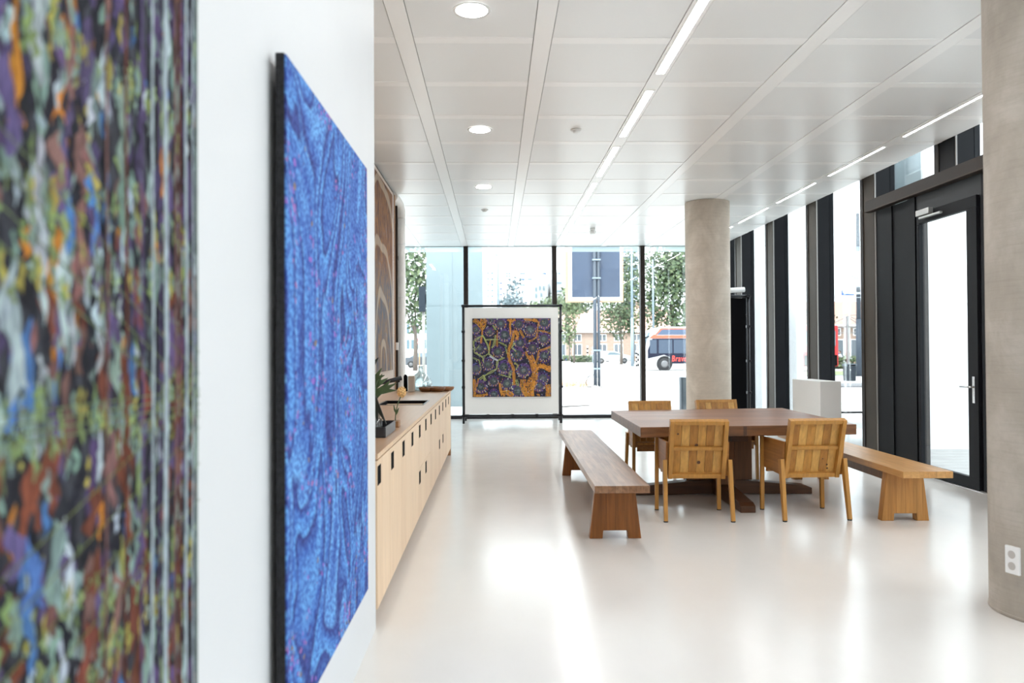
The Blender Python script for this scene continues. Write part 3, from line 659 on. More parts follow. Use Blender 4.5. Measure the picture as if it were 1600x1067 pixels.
def blue_art():
    mt, nt, out = new_mat('blue_stippled_textile')
    b = N(nt, 'ShaderNodeBsdfPrincipled', Roughness=.75); b.inputs['Specular IOR Level'].default_value = .2
    v = coords(nt)
    nzA = N(nt, 'ShaderNodeTexNoise', Scale=1.7, Detail=2.0, Distortion=1.2)
    L(nt, coords(nt, (1, 1.5, .8)), nzA.inputs['Vector'])
    wv = N(nt, 'ShaderNodeMixRGB') if False else None
    warp = nt.nodes.new('ShaderNodeVectorMath'); warp.operation = 'MULTIPLY_ADD'
    warp.inputs[1].default_value = (0, .35, .35); L(nt, nzA.outputs['Color'], warp.inputs[0]); L(nt, v, warp.inputs[2])
    warp2 = nt.nodes.new('ShaderNodeVectorMath'); warp2.operation = 'MULTIPLY_ADD'
    warp2.inputs[1].default_value = (0, .10, .10); L(nt, nzA.outputs['Color'], warp2.inputs[0]); L(nt, v, warp2.inputs[2])
    mp = nt.nodes.new('ShaderNodeMapping'); mp.inputs['Scale'].default_value = (0.0, 62, 66); L(nt, warp2.outputs[0], mp.inputs['Vector'])
    vo = N(nt, 'ShaderNodeTexVoronoi', Scale=1.0); L(nt, mp.outputs[0], vo.inputs['Vector'])
    # broad swirls
    mp2 = nt.nodes.new('ShaderNodeMapping'); mp2.inputs['Scale'].default_value = (0, 1.25, .62); L(nt, warp2.outputs[0], mp2.inputs['Vector'])
    nzB = N(nt, 'ShaderNodeTexNoise', Scale=1.25, Detail=1.6, Roughness=.4, Distortion=1.9); L(nt, mp2.outputs[0], nzB.inputs['Vector'])
    base = ramp(nt, [(.24, (.14, .37, .70)), (.33, (.07, .19, .52)), (.385, (.032, .05, .22)), (.40, (.13, .36, .70)), (.455, (.08, .22, .56)), (.49, (.035, .055, .24)), (.505, (.16, .40, .74)), (.555, (.07, .18, .50)), (.585, (.035, .05, .22)), (.60, (.12, .33, .68)), (.68, (.06, .15, .46)), (.74, (.14, .36, .70))])
    L(nt, nzB.outputs['Fac'], base.inputs['Fac'])
    cell = ramp(nt, [(.0, (1.2, 1.2, 1.15)), (.38, (1.0, 1.0, 1.0)), (.66, (.38, .40, .62))]); L(nt, vo.outputs['Distance'], cell.inputs['Fac'])
    col = mix(nt, 1.0, base.outputs['Color'], cell.outputs['Color'], 'MULTIPLY')
    hsv = nt.nodes.new('ShaderNodeSeparateColor'); L(nt, vo.outputs['Color'], hsv.inputs[0])
    # scattered violet and dark knots where the swirls turn
    nzC = N(nt, 'ShaderNodeTexNoise', Scale=4.0, Detail=2.0); L(nt, warp.outputs[0], nzC.inputs['Vector'])
    ml = N(nt, 'ShaderNodeMath', operation='MULTIPLY'); L(nt, hsv.outputs[0], ml.inputs[0]); L(nt, nzC.outputs['Fac'], ml.inputs[1])
    pick = ramp(nt, [(.50, (0, 0, 0)), (.53, (1, 1, 1))]); L(nt, ml.outputs[0], pick.inputs['Fac'])
    tone = ramp(nt, [(.0, (.26, .12, .45)), (.4, (.05, .05, .20)), (.7, (.32, .14, .34)), (.9, (.22, .16, .12))], 'CONSTANT'); L(nt, hsv.outputs[1], tone.inputs['Fac'])
    col = mix(nt, pick.outputs['Color'], col, tone.outputs['Color'])
    L(nt, col, b.inputs['Base Color'])
    bp = N(nt, 'ShaderNodeBump', Strength=.3, Distance=.004); L(nt, vo.outputs['Distance'], bp.inputs['Height']); L(nt, bp.outputs['Normal'], b.inputs['Normal'])
    L(nt, b.outputs['BSDF'], out.inputs['Surface']); return mt
t = thing('blue_artwork', (-.62, 2.93, .385), 'tall blue stippled artwork with dark edges on the white partition', 'artwork')
MB().box(-.604, -.599, 2.226, 3.63, .388, 2.362).build('canvas_face', blue_art(), t)
MB().box(-.630, -.604, 2.222, 3.634, .384, 2.366).build('black_edge', plain('black_wool_edge', (.012, .012, .014), .9, var=.6, vscale=80, bump=.6), t, bevel=.003)
MB().box(-.6495, -.630, 2.4, 3.45, .6, 2.2).build('batten', M['wall'], t)

# square artwork on the frame
t = thing('square_artwork', (.35, 15.87, .55), 'square artwork of purple rosettes and orange branches on the framed white panel', 'artwork')
MB().box(-.46, 1.16, 15.862, 15.888, .55, 2.17).build('canvas', plain('navy_ground', (.018, .016, .035), .8, var=.4, vscale=30), t)
m = MB(); r3 = random.Random(5); lay = [0]
def UV(cx, cy): return (-.46 + 1.62*(cx-100)/693, .55 + 1.62*(840-cy)/685)
def clampuv(x, z): return (min(1.159, max(-.459, x)), min(2.169, max(.551, z)))
def poly3(pts, col):
    lay[0] += 1; y = 15.8615 - .0000035*lay[0]
    pts = [clampuv(*p) for p in pts]
    m.add([(x, y, z) for x, z in pts], [tuple(range(len(pts)))], 0, False, col)
def stroke(pts, w, col, strands=4):
    P = [UV(*p) for p in pts]
    for s in range(strands):
        off = (s-(strands-1)/2)/max(1, strands)*w*1.62/693*1.0
        cc = jitter(col, r3, .22); ww = w*1.62/693/strands*.42
        Q = []
        for i in range(len(P)-1):
            for k in range(4):
                q = k/4; Q.append((P[i][0]*(1-q)+P[i+1][0]*q, P[i][1]*(1-q)+P[i+1][1]*q))
        Q.append(P[-1]); ph = r3.uniform(0, 6)
        Q = [(x + .006*math.sin(ph+i*1.1), z + .006*math.cos(ph+i*1.3)) for i, (x, z) in enumerate(Q)]
        for i in range(len(Q)-1):
            (x0, z0), (x1, z1) = Q[i], Q[i+1]; dx, dz = x1-x0, z1-z0; l = math.hypot(dx, dz) or 1; nx, nz = -dz/l, dx/l
            poly3([(x0+nx*(off-ww), z0+nz*(off-ww)), (x1+nx*(off-ww), z1+nz*(off-ww)), (x1+nx*(off+ww), z1+nz*(off+ww)), (x0+nx*(off+ww), z0+nz*(off+ww))], cc)
ros = [(350,200,50),(265,170,35),(510,205,48),(610,255,55),(735,195,50),(130,250,40),(250,270,38),(385,300,55),(730,335,52),(520,370,48),(630,415,50),(165,415,50),(325,445,48),(495,470,55),(735,485,50),(235,555,50),(375,580,52),(550,610,55),(130,595,45),(285,700,45),(405,725,50),(720,680,50),(170,750,50),(500,790,55),(690,745,45),(290,815,40),(590,160,30),(150,330,30),(440,620,30),(780,420,28)]
for cx, cy, r in ros:
    x, z = UV(cx, cy); R_ = r*1.1*1.62/693
    poly3([(x + R_*(1.0+.22*r3.random())*math.cos(a*PI/9), z + R_*(1.0+.22*r3.random())*math.sin(a*PI/9)) for a in range(18)], jitter((.085, .05, .15), r3))
    for k in range(24):
        a = r3.uniform(0, 2*PI); q = R_*r3.uniform(.75, 1.15); s = R_*.11
        px, pz = x+q*math.cos(a), z+q*math.sin(a)
        c = r3.choice([(.012,.012,.022)]*6 + [(.09,.15,.33)]*2 + [(.5,.52,.45)] + [(.16,.09,.28)]*2 + [(.38,.12,.03)])
        poly3([(px-s, pz), (px, pz-s*1.2), (px+s, pz), (px, pz+s*1.2)], c)
    poly3([(x + R_*.60*(1+.2*r3.random())*math.cos(a*PI/7), z + R_*.60*(1+.2*r3.random())*math.sin(a*PI/7)) for a in range(14)], jitter((.075, .085, .10), r3))
    poly3([(x + R_*.30*math.cos(a*PI/6), z + R_*.30*math.sin(a*PI/6)) for a in range(12)], jitter((.13, .16, .16), r3))
    for k in range(7):
        a = PI + PI*(k+.5)/7 + r3.uniform(-.1, .1); q = R_*.86; s = R_*.075
        px, pz = x+q*math.cos(a), z+q*math.sin(a); poly3([(px-s, pz), (px, pz-s*2.2), (px+s, pz), (px, pz+s*2.2)], (.60, .43, .13))
OR = (.55, .24, .045); GN = (.34, .38, .15)
for pts, w, n in (([(180,158),(186,300),(175,372)],16,3), ([(110,165),(150,190),(190,240)],40,6), ([(215,160),(200,210),(185,250)],40,6), ([(440,158),(432,230),(437,300)],16,3), ([(410,165),(445,185),(480,162)],22,4),
                  ([(465,258),(455,345),(418,430),(425,520),(462,590),(466,740)],26,5), ([(480,262),(500,300),(490,345)],30,5), ([(520,260),(540,300),(555,325)],22,4), ([(555,160),(610,170),(680,182)],18,4), ([(640,160),(672,175)],16,3),
                  ([(690,180),(676,260),(668,322),(598,358)],14,3), ([(680,262),(735,272),(790,285)],14,3), ([(790,408),(692,438),(668,530),(640,600)],18,4), ([(570,440),(585,490),(640,560)],16,3),
                  ([(605,480),(640,560),(655,640),(640,690)],56,10), ([(650,600),(710,565),(790,610)],40,8), ([(690,570),(740,590),(790,580)],26,5), ([(640,690),(600,760),(600,838)],85,14), ([(545,690),(540,760),(585,835)],50,8), ([(640,700),(630,770),(628,835)],24,4), ([(320,258),(316,400)],12,3), ([(262,335),(242,455)],10,2),
                  ([(112,680),(120,760),(118,838)],26,5), ([(150,680),(135,750)],12,3), ([(130,825),(180,830),(232,812)],26,5), ([(340,720),(350,800),(380,836)],20,4), ([(345,810),(400,800),(455,832)],44,8), ([(765,735),(770,790),(768,836)],50,8), ([(670,815),(690,835)],22,3)):
    stroke(pts, w, OR, n)
for pts, w, n in (([(118,350),(190,300),(240,395),(248,462)],14,3), ([(190,305),(215,340),(330,340)],10,2), ([(305,300),(292,380),(270,415)],18,4), ([(330,362),(398,392),(402,465)],13,3), ([(108,350),(120,452),(190,492)],14,3), ([(198,545),(194,492),(240,462),(320,522),(382,498)],12,3), ([(320,522),(312,600),(235,636),(160,685)],16,4), ([(192,648),(214,702)],26,5), ([(330,640),(440,675)],10,2), ([(472,368),(446,410),(484,442)],11,3), ([(470,538),(500,568),(488,602)],14,3), ([(104,498),(160,520),(172,600)],12,3), ([(485,690),(500,745)],22,4), ([(430,620),(425,672)],16,3), ([(280,215),(305,255)],14,3), ([(160,390),(130,430)],8,2), ([(760,470),(790,425)],10,2)):
    stroke(pts, w, GN, n)
for _ in range(900):
    x, z = UV(r3.uniform(102, 790), r3.uniform(158, 838)); s = r3.uniform(.005, .012)
    poly3([(x-s, z), (x, z-s*1.5), (x+s, z), (x, z+s*1.5)], r3.choice([(.012,.012,.022)]*7 + [(.09,.15,.33), (.45,.34,.12), (.12,.07,.22), (.12,.07,.22), (.3,.12,.04), (.35,.38,.4)]))
stroke([(252,482), (285,505), (325,522)], 16, (.5, .5, .6), 4); stroke([(285,515), (275,548)], 7, (.5, .5, .6), 2)
m.build('stitched_pattern', M['paint'], t)

def brown_art():
    mt, nt, out = new_mat('brown_blue_textile')
    b = N(nt, 'ShaderNodeBsdfPrincipled', Roughness=.8); b.inputs['Specular IOR Level'].default_value = .2
    nz = N(nt, 'ShaderNodeTexNoise', Scale=9.0, Detail=7.0, Roughness=.75, Distortion=.8); L(nt, coords(nt, (1, 1.2, .35)), nz.inputs['Vector'])
    lo = N(nt, 'ShaderNodeTexNoise', Scale=1.4, Detail=2.0); L(nt, coords(nt), lo.inputs['Vector'])
    rA = ramp(nt, [(.3, (.05, .05, .075)), (.42, (.13, .065, .05)), (.5, (.20, .11, .07)), (.56, (.33, .14, .035)), (.62, (.14, .15, .19)), (.75, (.24, .25, .27))]); L(nt, nz.outputs['Fac'], rA.inputs['Fac'])
    rB = ramp(nt, [(.3, (.06, .075, .11)), (.45, (.12, .13, .165)), (.52, (.19, .155, .13)), (.58, (.30, .17, .08)), (.66, (.22, .24, .27)), (.75, (.36, .36, .35))]); L(nt, nz.outputs['Fac'], rB.inputs['Fac'])
    sp = nt.nodes.new('ShaderNodeSeparateXYZ'); L(nt, coords(nt), sp.inputs[0])
    rz = ramp(nt, [(.45, (0, 0, 0)), (.62, (1, 1, 1))]); mu = N(nt, 'ShaderNodeMath', operation='MULTIPLY'); mu.inputs[1].default_value = .42; L(nt, sp.outputs['Z'], mu.inputs[0]); L(nt, mu.outputs[0], rz.inputs['Fac'])
    col = mix(nt, rz.outputs['Color'], rB.outputs['Color'], rA.outputs['Color'])
    wv = nt.nodes.new('ShaderNodeTexWave'); wv.wave_type = 'RINGS'; wv.rings_direction = 'X'
    for k, v in (('Scale', .62), ('Distortion', 5.0), ('Detail', 1.5), ('Detail Scale', 1.2)): wv.inputs[k].default_value = v
    L(nt, coords(nt, (1, 1, .8)), wv.inputs['Vector'])
    rw = ramp(nt, [(.90, (0, 0, 0)), (.96, (1, 1, 1))]); L(nt, wv.outputs['Fac'], rw.inputs['Fac'])
    fm = mix(nt, .8, rw.outputs['Color'], nz.outputs['Color'], 'MULTIPLY')
    col = mix(nt, fm, col, (.50, .42, .33))
    L(nt, col, b.inputs['Base Color']); L(nt, b.outputs['BSDF'], out.inputs['Surface']); return mt
o = MB().box(-1.4485, -1.425, 8.9, 10.78, 1.243, 3.69).build('brown_artwork', brown_art()); tag(o, 'tall brown and blue textile artwork with beige loops on the board wall above the worktop', 'artwork')

# ------------------------------------------------------------------ outside
M['ground'] = plain('pale_paving', (.55, .54, .525), .9, var=.08, vscale=1.5)
struct(MB().box(-160, 220, 17.25, 420, -.4, -.01).box(5.5, 220, -30, 17.25, -.4, -.01).build('ground', M['ground']))
M['shade_blue'] = plain('shade_blue_tint', (.245, .305, .33), .5, var=.03, vscale=2)  # shade and glass tint on the outdoor pillars, put into the colour
M['render'] = plain('white_render', (.78, .79, .80), .7)
M['asph'] = plain('grey_kerb', (.20, .20, .21), .8)
o = MB().box(-1.862, -.328, 21, 21.7, -.01, 6.6).box(-1.15, -1.146, 20.995, 21, -.01, 6.6).box(-1.862, -.328, 20.995, 21, 2.74, 2.746).build('shaded_pillar', M['shade_blue']); tag(o, 'pillar just outside the back windows, shade and glass tint coloured in as pale blue', 'pillar')
def outpillar(x0, x1, y0, y1, lab):
    t = thing('outdoor_pillar', ((x0+x1)/2, (y0+y1)/2, 0), lab, 'pillar')
    MB().box(x0+.01, x1, y0, y1, -.01, 5.2).build('shaft', M['render'], t)
    MB().box(x0, x0+.01, y0+.06, y1-.02, -.01, 5.2).build('shaded_side', M['shade_blue'], t)  # shaded side of the white shaft, blue set by colour
outpillar(6.40, 8.2, 11.3, 12.28, 'white rendered pillar outside the glass door, shade coloured pale blue on its side')
o = MB().box(6.5, 7.0, 17.3, 19.5, -.01, 5.2).build('white_pillar', M['render']); tag(o, 'white rendered pillar outside between the dark window posts', 'pillar')
dk = MB()
for k in range(18): dk.box(5.52, 9, 6.6+k*.26, 6.6+k*.26+.25, -.01, .004)
o = dk.build('plank_terrace', plain('pale_grey_planks', (.42, .41, .40), .8, var=.1, vscale=3)); tag(o, 'pale grey plank terrace outside the glass door', 'terrace')
o = MB().box(5.5, 14, 17.86, 18.02, -.01, .02).build('drain_channel', M['black']); tag(o, 'thin dark drain channel across the paving outside the side windows', 'drain')
o = MB().box(13.2, 24, 29.8, 32.3, -.01, .05).build('kerb', M['asph']); tag(o, 'grey kerb strip behind the low white plinth outside', 'kerb')
o = MB().box(-12, 26, 43.0, 43.5, -.01, .02).build('gutter', plain('pale_gutter', (.30, .31, .32), .8)); tag(o, 'thin grey gutter line along the street', 'gutter')
o = MB().box(18, 32, 44, 50, -.01, .03).build('lawn', plain('lawn_green', (.30, .40, .18), .9, var=.3, vscale=4)); o['kind'] = 'stuff'; tag(o, 'strip of green lawn beside the street seen through the side windows', 'grass')

LG = [plain('leaf_green_a', (.045, .075, .035), .6), plain('leaf_green_b', (.085, .125, .06), .6), plain('leaf_green_c', (.14, .18, .085), .6)]
LC = [plain('hazed_spruce_a', (.09, .13, .145), .6), plain('hazed_spruce_b', (.15, .20, .22), .6), plain('hazed_spruce_c', (.2, .25, .27), .6)]  # haze and overexposure put into the needle colour as pale blue grey
BARK = plain('bark', (.13, .105, .09), .9, var=.2)
def tree(base, crowns, n, leaf, mats, trunk_h, trunk_r, label, seed):
    rr = random.Random(seed)
    t = thing('tree', base, label, 'tree', 'trees along the street')
    x, y, _ = base
    m = MB(); m.path([(x, y, 0), (x+.05, y, trunk_h*.5), (x, y, trunk_h)], [trunk_r, trunk_r*.8, trunk_r*.45], 10)
    for k in range(4):
        c = rr.choice(crowns); m.path([(x, y, trunk_h*.7), (c[0]+rr.uniform(-.4, .4)*c[3], c[1], c[2]+rr.uniform(-.3, .5)*c[5])], [trunk_r*.4, trunk_r*.12], 6)
    m.build('trunk', BARK, t)
    m = MB(); tot = sum(c[3]*c[4]*c[5] for c in crowns)
    for c in crowns:
        for _ in range(int(n*c[3]*c[4]*c[5]/tot)):
            d = Vector((rr.gauss(0, 1), rr.gauss(0, 1), rr.gauss(0, 1))).normalized(); q = rr.random()**.4
            lump = 1 + .28*mnoise.noise(d*2.2 + Vector((seed, c[2], c[0])))
            p = Vector((c[0]+d.x*c[3]*q*lump, c[1]+d.y*c[4]*q*lump, c[2]+d.z*c[5]*q*lump))
            u = Vector((rr.gauss(0, 1), rr.gauss(0, 1), rr.gauss(0, 1))).normalized(); w = u.cross(d).normalized()
            s = leaf*rr.uniform(.5, 1.1)
            m.add([p-u*s, p-w*s*.6+d*s*.2, p+u*s, p+w*s*.6], [(0, 1, 2, 3)], rr.choice((0, 0, 1, 1, 2)))
    m.build('foliage', mats, t)
tree((-6.2, 60, 0), [(-6.3, 60, 7.6, 3.4, 2.6, 5.0), (-5.4, 60, 4.6, 1.6, 1.5, 1.5)], 2600, .24, LG, 4.0, .2, 'leafy tree beyond the back windows left of the blue-shaded pillar', 1)
tree((2.7, 110, 0), [(2.6, 110, 5.0, 2.6, 2, 2.2), (2.6, 110, 8.2, 2.2, 1.8, 2.2), (2.75, 110, 10.8, 1.1, 1, 1.5)], 1500, .32, LC, 7, .2, 'spruce with pale blue haze in its colour above the top of the framed panel', 2)
tree((4.6, 70, 0), [(4.0, 70, 5.0, 2.2, 1.5, 1.0), (5.4, 70, 5.5, 1.4, 1.2, 1.2)], 1100, .2, LG[1:]+LG[2:], 4, .12, 'low yellow green tree right of the hazy spruce', 3)
tree((6.6, 68, 0), [(6.7, 68, 5.6, 1.2, 1.1, 1.8), (6.5, 68, 3.2, .8, .8, 1.6)], 900, .2, LG[1:]+LG[2:], 3, .08, 'young light green tree right of the framed panel', 4)
tree((9.3, 90, 0), [(9.5, 90, 6.8, 2.6, 1.5, 1.1)], 700, .25, LG, 5, .12, 'dark green tree top above the orange roof behind the billboard', 9)
tree((13.2, 80, 0), [(12.7, 80, 5.6, 2.0, 1.7, 3.0), (14.0, 80, 4.6, 1.3, 1.2, 1.8)], 1700, .22, LG, 3.4, .16, 'round street tree between billboard and window post in front of the brick houses', 5)
tree((15.2, 84, 0), [(14.9, 84, 8.6, 1.5, 1.4, 4.6)], 1100, .24, LG, 5, .15, 'slim tree behind the tall lamp post left of the bus', 6)
tree((17.4, 75, 0), [(16.6, 75, 8.2, 2.5, 2.2, 4.4), (18.4, 75, 9.5, 2.4, 2.2, 4.6), (17.8, 75, 4.7, 1.9, 1.6, 1.7), (15.4, 75, 5.6, 1.2, 1.2, 2.4)], 4600, .25, LG, 6, .25, 'big dense green tree behind the bus', 7)
tree((29.6, 70, 0), [(29.6, 70, 4.2, 1.6, 1.4, 1.4)], 500, .2, LG, 3, .1, 'small tree in front of the right brick house', 8)

# billboard seen from the back
M['slate'] = plain('slate_blue_panel', (.058, .078, .122), .7, spec=.2, var=.1, vscale=1)
M['pole'] = plain('blue_grey_pole', (.05, .066, .09), .5)
M['pole_l'] = plain('light_blue_grey_pole', (.22, .28, .33), .5)
M['orange'] = plain('pale_orange_trim', (.44, .26, .17), .7)
bb = thing('billboard', (4.17, 31.6, 0), 'slate blue back of a billboard on a pole outside the back windows', 'billboard')
MB().box(3.18, 5.16, 31.42, 31.6, 3.68, 6.6).build('panel', M['slate'], bb)
MB().box(3.02, 3.18, 31.4, 31.62, 3.54, 6.7).box(5.16, 5.24, 31.4, 31.62, 3.54, 6.7).box(3.18, 5.16, 31.4, 31.62, 3.54, 3.68).build('white_border', M['render'], bb)
MB().box(2.93, 3.02, 31.39, 31.63, 3.48, 6.7).box(5.24, 5.29, 31.39, 31.63, 3.48, 6.7).box(3.02, 5.24, 31.39, 31.63, 3.48, 3.54).build('orange_trim', M['orange'], bb)
MB().cyl((4.10, 31.3, -.01), (4.10, 31.3, 6.5), .075, n=14).cyl((4.255, 31.3, -.01), (4.255, 31.3, 6.5), .06, n=14).build('pole', M['pole'], bb)
for z in (1.5, .75, 4.45, 5.2): MB().box(4.0, 4.34, 31.2, 31.4, z-.03, z+.03).build('clamp', M['pole_l'], bb)
MB().path([(4.05, 31.2, .5), (3.8, 31.1, .45), (3.68, 31.1, .2), (3.75, 31.05, .02), (4.0, 31.0, .0), (4.2, 31.1, .02)], .015, 6).path([(4.2, 31.1, .02), (3.9, 30.9, .01), (3.8, 30.95, .02)], .015, 6).build('cable', M['black'], bb)
m = MB(); rr = random.Random(4)
for _ in range(60): m.blob((4.3+rr.gauss(0, .35), 31.0+rr.gauss(0, .3), .02), (rr.uniform(.02, .07),)*3, 3)
o = m.build('rubble', plain('stone_rubble', (.36, .35, .34), .9)); o['kind'] = 'stuff'; tag(o, 'grey rubble around the foot of the billboard pole', 'rubble')
m = MB()
for _ in range(160):
    x, y = rr.uniform(2.9, 4.1), rr.uniform(31.3, 33.4); h = rr.uniform(.1, .35); m.path([(x, y, -.01), (x+rr.uniform(-.08, .08), y, h)], [.012, .004], 4)
o = m.build('dry_weeds', plain('dry_weeds', (.62, .42, .26), .9)); o['kind'] = 'stuff'; tag(o, 'dry orange weeds around the pale utility cabinet', 'weeds')
t = thing('utility_cabinet', (3.13, 34, 0), 'pale grey utility cabinet outside right of the framed panel', 'utility box')
MB().box(2.86, 3.33, 33.9, 34.3, -.01, .98).build('body', plain('pale_grey_cabinet', (.42, .41, .39), .7), t, bevel=.01)
MB().box(2.84, 3.35, 33.88, 34.32, .98, 1.02).build('cap', M['white'], t)
o = MB().cyl((1.1, 19.75, .02), (2.5, 20.27, .05), .022, .012, n=8).build('stick', BARK); tag(o, 'long brown stick lying on the pale ground outside', 'stick')
o = MB().box(4.60, 4.745, 18.9, 19.1, -.01, .82).build('ground_post', plain('slate_post', (.07, .085, .10), .6)); tag(o, 'short dark slate post outside beside the far concrete column', 'post')

# lamp posts, bollards, signs
def lamp_post(x, y, h, r, arms, mat, label, heads=True):
    t = thing('lamp_post', (x, y, 0), label, 'lamp post', 'street lamp posts')
    MB().cyl((x, y, -.01), (x, y, h*.35), r*1.3, r*1.15, n=12).cyl((x, y, h*.35), (x, y, h), r, r*.7, n=12).build('mast', mat, t)
    for dx, z in arms:
        MB().path([(x, y, z-.15), (x+dx*.5, y, z+.1), (x+dx, y, z)], [r*.5, r*.45, r*.4], 8).build('arm', mat, t)
        if heads: MB().blob((x+dx*1.15, y, z), (abs(dx)*.4, .12, .06), 6).build('lamp_head', M['render'], t)
    return t
lamp_post(.33, 70, 12.6, .13, [(-1.0, 10.3)], M['pole_l'], 'pale lamp post right of the blue-shaded pillar, rising beyond the ceiling line')
lamp_post(12.85, 71.5, 13, .12, [], M['pole_l'], 'tall blue grey mast between billboard and window post')
lamp_post(14.9, 71.8, 10.0, .10, [(-.7, 9.35), (.7, 9.35)], M['pole_l'], 'lamp post with two curved arms before the big tree')
lp = lamp_post(20.12, 42, 9.0, .13, [(-.75, 5.45)], M['pole'], 'dark blue lamp post seen through the right hand side window', False)
MB().box(19.15, 19.85, 41.9, 41.95, 4.45, 4.72).build('sign_plate', plain('blue_sign', (.03, .10, .34), .5), lp)
MB().box(19.2, 19.8, 41.885, 41.9, 4.60, 4.68).build('sign_band', M['render'], lp)
lamp_post(8.0, 92, 7.5, .10, [(.5, 7.2)], M['pole_l'], 'thin lamp post above the right end of the framed panel')
M['bol_w'] = plain('bollard_white', (.8, .8, .8), .6)
def bollard(x, y, h, r, label):
    t = thing('striped_bollard', (x, y, 0), label, 'bollard', 'striped bollards along the street')
    a, b = MB(), MB()
    for k in range(8): (a if k % 2 == 0 else b).cyl((x, y, h*k/8 - .01*(k == 0)), (x, y, h*(k+1)/8), r, n=10)
    a.build('black_bands', M['black'], t); b.build('white_bands', M['bol_w'], t)
bollard(13.07, 70.6, 1.45, .075, 'striped bollard right of the tall blue grey mast')
bollard(13.42, 71.6, 1.9, .075, 'striped bollard hard against the right window post')
bollard(9.4, 96, 2.0, .09, 'striped bollard post by the blue car')
bollard(12.1, 100, 2.1, .09, 'striped bollard post left of the billboard pole')
def round_sign(x, y, z, post_h, label, tri=False):
    t = thing('traffic_sign', (x, y, 0), label, 'traffic sign')
    MB().cyl((x, y, -.01), (x, y, post_h), .045, n=10).build('post', plain('wooden_post', (.50, .30, .14), .7) if tri else M['pole_l'], t)
    red = plain('sign_red', (.62, .05, .04), .5)
    if tri: MB().prism([(x-.2, z+.1), (x+.2, z+.1), (x, z+.45)], 'y', y-.07, y-.06).build('triangle_border', red, t); MB().prism([(x-.12, z+.15), (x+.12, z+.15), (x, z+.35)], 'y', y-.075, y-.069).build('triangle_field', M['bol_w'], t)
    MB().cyl((x, y-.06, z-.15), (x, y-.07, z-.15), .2, n=24).build('round_border', red, t)
    MB().cyl((x, y-.069, z-.15), (x, y-.076, z-.15), .145, n=24).build('round_field', M['bol_w'], t)
round_sign(-6.75, 69, 2.45, 2.0, 'wooden sign post with a red triangle and a round sign outside at the left', True)
round_sign(10.6, 83, 1.5, 1.9, 'round red bordered sign beside the white hatchback')
tl = thing('traffic_light', (-2.44, 26, 0), 'dark traffic light box on a thin pole outside at the left', 'traffic light')
MB().cyl((-2.40, 26, -.01), (-2.40, 26, 2.85), .05, n=12).build('pole', plain('grey_pole', (.30, .29, .27), .5), tl)
MB().box(-2.545, -2.325, 25.85, 26.1, 2.84, 3.68).build('light_box', plain('slate_box', (.03, .038, .05), .8, spec=.15), tl, bevel=.02)
MB().box(-2.325, -2.28, 25.9, 26.05, 3.1, 3.42).build('side_lens', M['black'], tl)

# vehicles
TYRE = plain('tyre_rubber', (.02, .02, .022), .8); HUB = plain('hubcap', (.16, .16, .165), .4, metal=.4); CGL = plain('car_window', (.14, .20, .24), .12, spec=.8)
def wheel(parent, x, y, r, w=.2, hub=HUB):
    o = MB().lathe([(r*.55, -w/2), (r*.94, -w/2), (r, -w*.3), (r, w*.3), (r*.94, w/2), (r*.55, w/2)], (x, y, r), 24, axis='y').build('wheel', TYRE, parent)
    MB().lathe([(.001, -w/2-.005), (r*.35, -w/2-.015), (r*.60, -w/2+.005), (r*.60, w/2), (.001, w/2)], (x, y, r), 20, axis='y').build('hubcap', hub, o)
def car(x0, ln, y, h, colr, label, face=1, beetle=False, tail=True):
    t = thing('car', (x0+ln/2, y, 0), label, 'car', 'cars in the street')
    paint = plain('car_paint', colr, .25, spec=.6)
    f = lambda u: x0 + ln*u if face > 0 else x0 + ln*(1-u)
    if beetle: prof = [(0,.32),(.0,.55),(.03,.72),(.12,.86),(.22,1.02),(.36,1.0),(.45,.99),(.52,1.0),(.68,.86),(.82,.72),(.95,.62),(1,.5),(1,.25),(.93,.2),(.07,.2)]; gh = [(.20,.80),(.28,.97),(.42,1.0),(.56,.97),(.70,.80),(.66,.72),(.22,.72)]
    else: prof = [(0,.3),(0,.62),(.04,.68),(.16,.70),(.3,.98),(.42,1.0),(.58,.99),(.72,.70),(.94,.6),(1,.48),(1,.25),(.93,.18),(.07,.18)]; gh = [(.19,.71),(.31,.95),(.57,.95),(.69,.71)]
    body = [(f(u), v*h*(.99)) for u, v in prof]
    MB().prism(body, 'y', y, y+1.7).build('body', paint, t, bevel=.05)
    if beetle: g = [(f(u), v*h) for u, v in ((.34, .70), (.40, .88), (.54, .88), (.70, .74), (.70, .70))]
    else: g = [(f(u), v*h) for u, v in gh]
    MB().prism(g, 'y', y-.012, y+.002).build('side_window', CGL, t)
    for u in (.18, .80): wheel(t, f(u), y+.08, .31)
    if tail: MB().box(min(f(-.003), f(.045)), max(f(-.003), f(.045)), y-.012, y+.1, h*.55, h*.64).build('tail_light', plain('tail_red', (.6, .03, .03), .4), t)
    return t
car(11.2, 4.2, 86, 1.42, (.42, .42, .43), 'white hatchback passing behind the billboard pole', 1, True)
car(11.3, 4.0, 99, 1.2, (.42, .43, .44), 'parked white car left of the billboard pole before the brick houses', -1, False, False)
car(5.6, 3.9, 99, 1.35, (.03, .08, .32), 'blue car half hidden by the framed panel', 1, False, False)
car(-8.4, 4.3, 70, 1.38, (.07, .08, .095), 'dark grey car seen left of the blue-shaded pillar', 1, False, False)
bus = thing('city_bus', (17, 57, 0), 'white and blue city bus with red lettering passing behind the far column', 'bus')
MB().prism([(11.0,.35),(11.0,1.3),(11.12,2.2),(11.45,2.85),(11.9,3.12),(12.3,3.2),(19.6,3.2),(19.8,3.0),(19.8,.35)], 'y', 56.0, 58.5).build('body', plain('bus_white', (.5, .5, .5), .3), bus, bevel=.06)
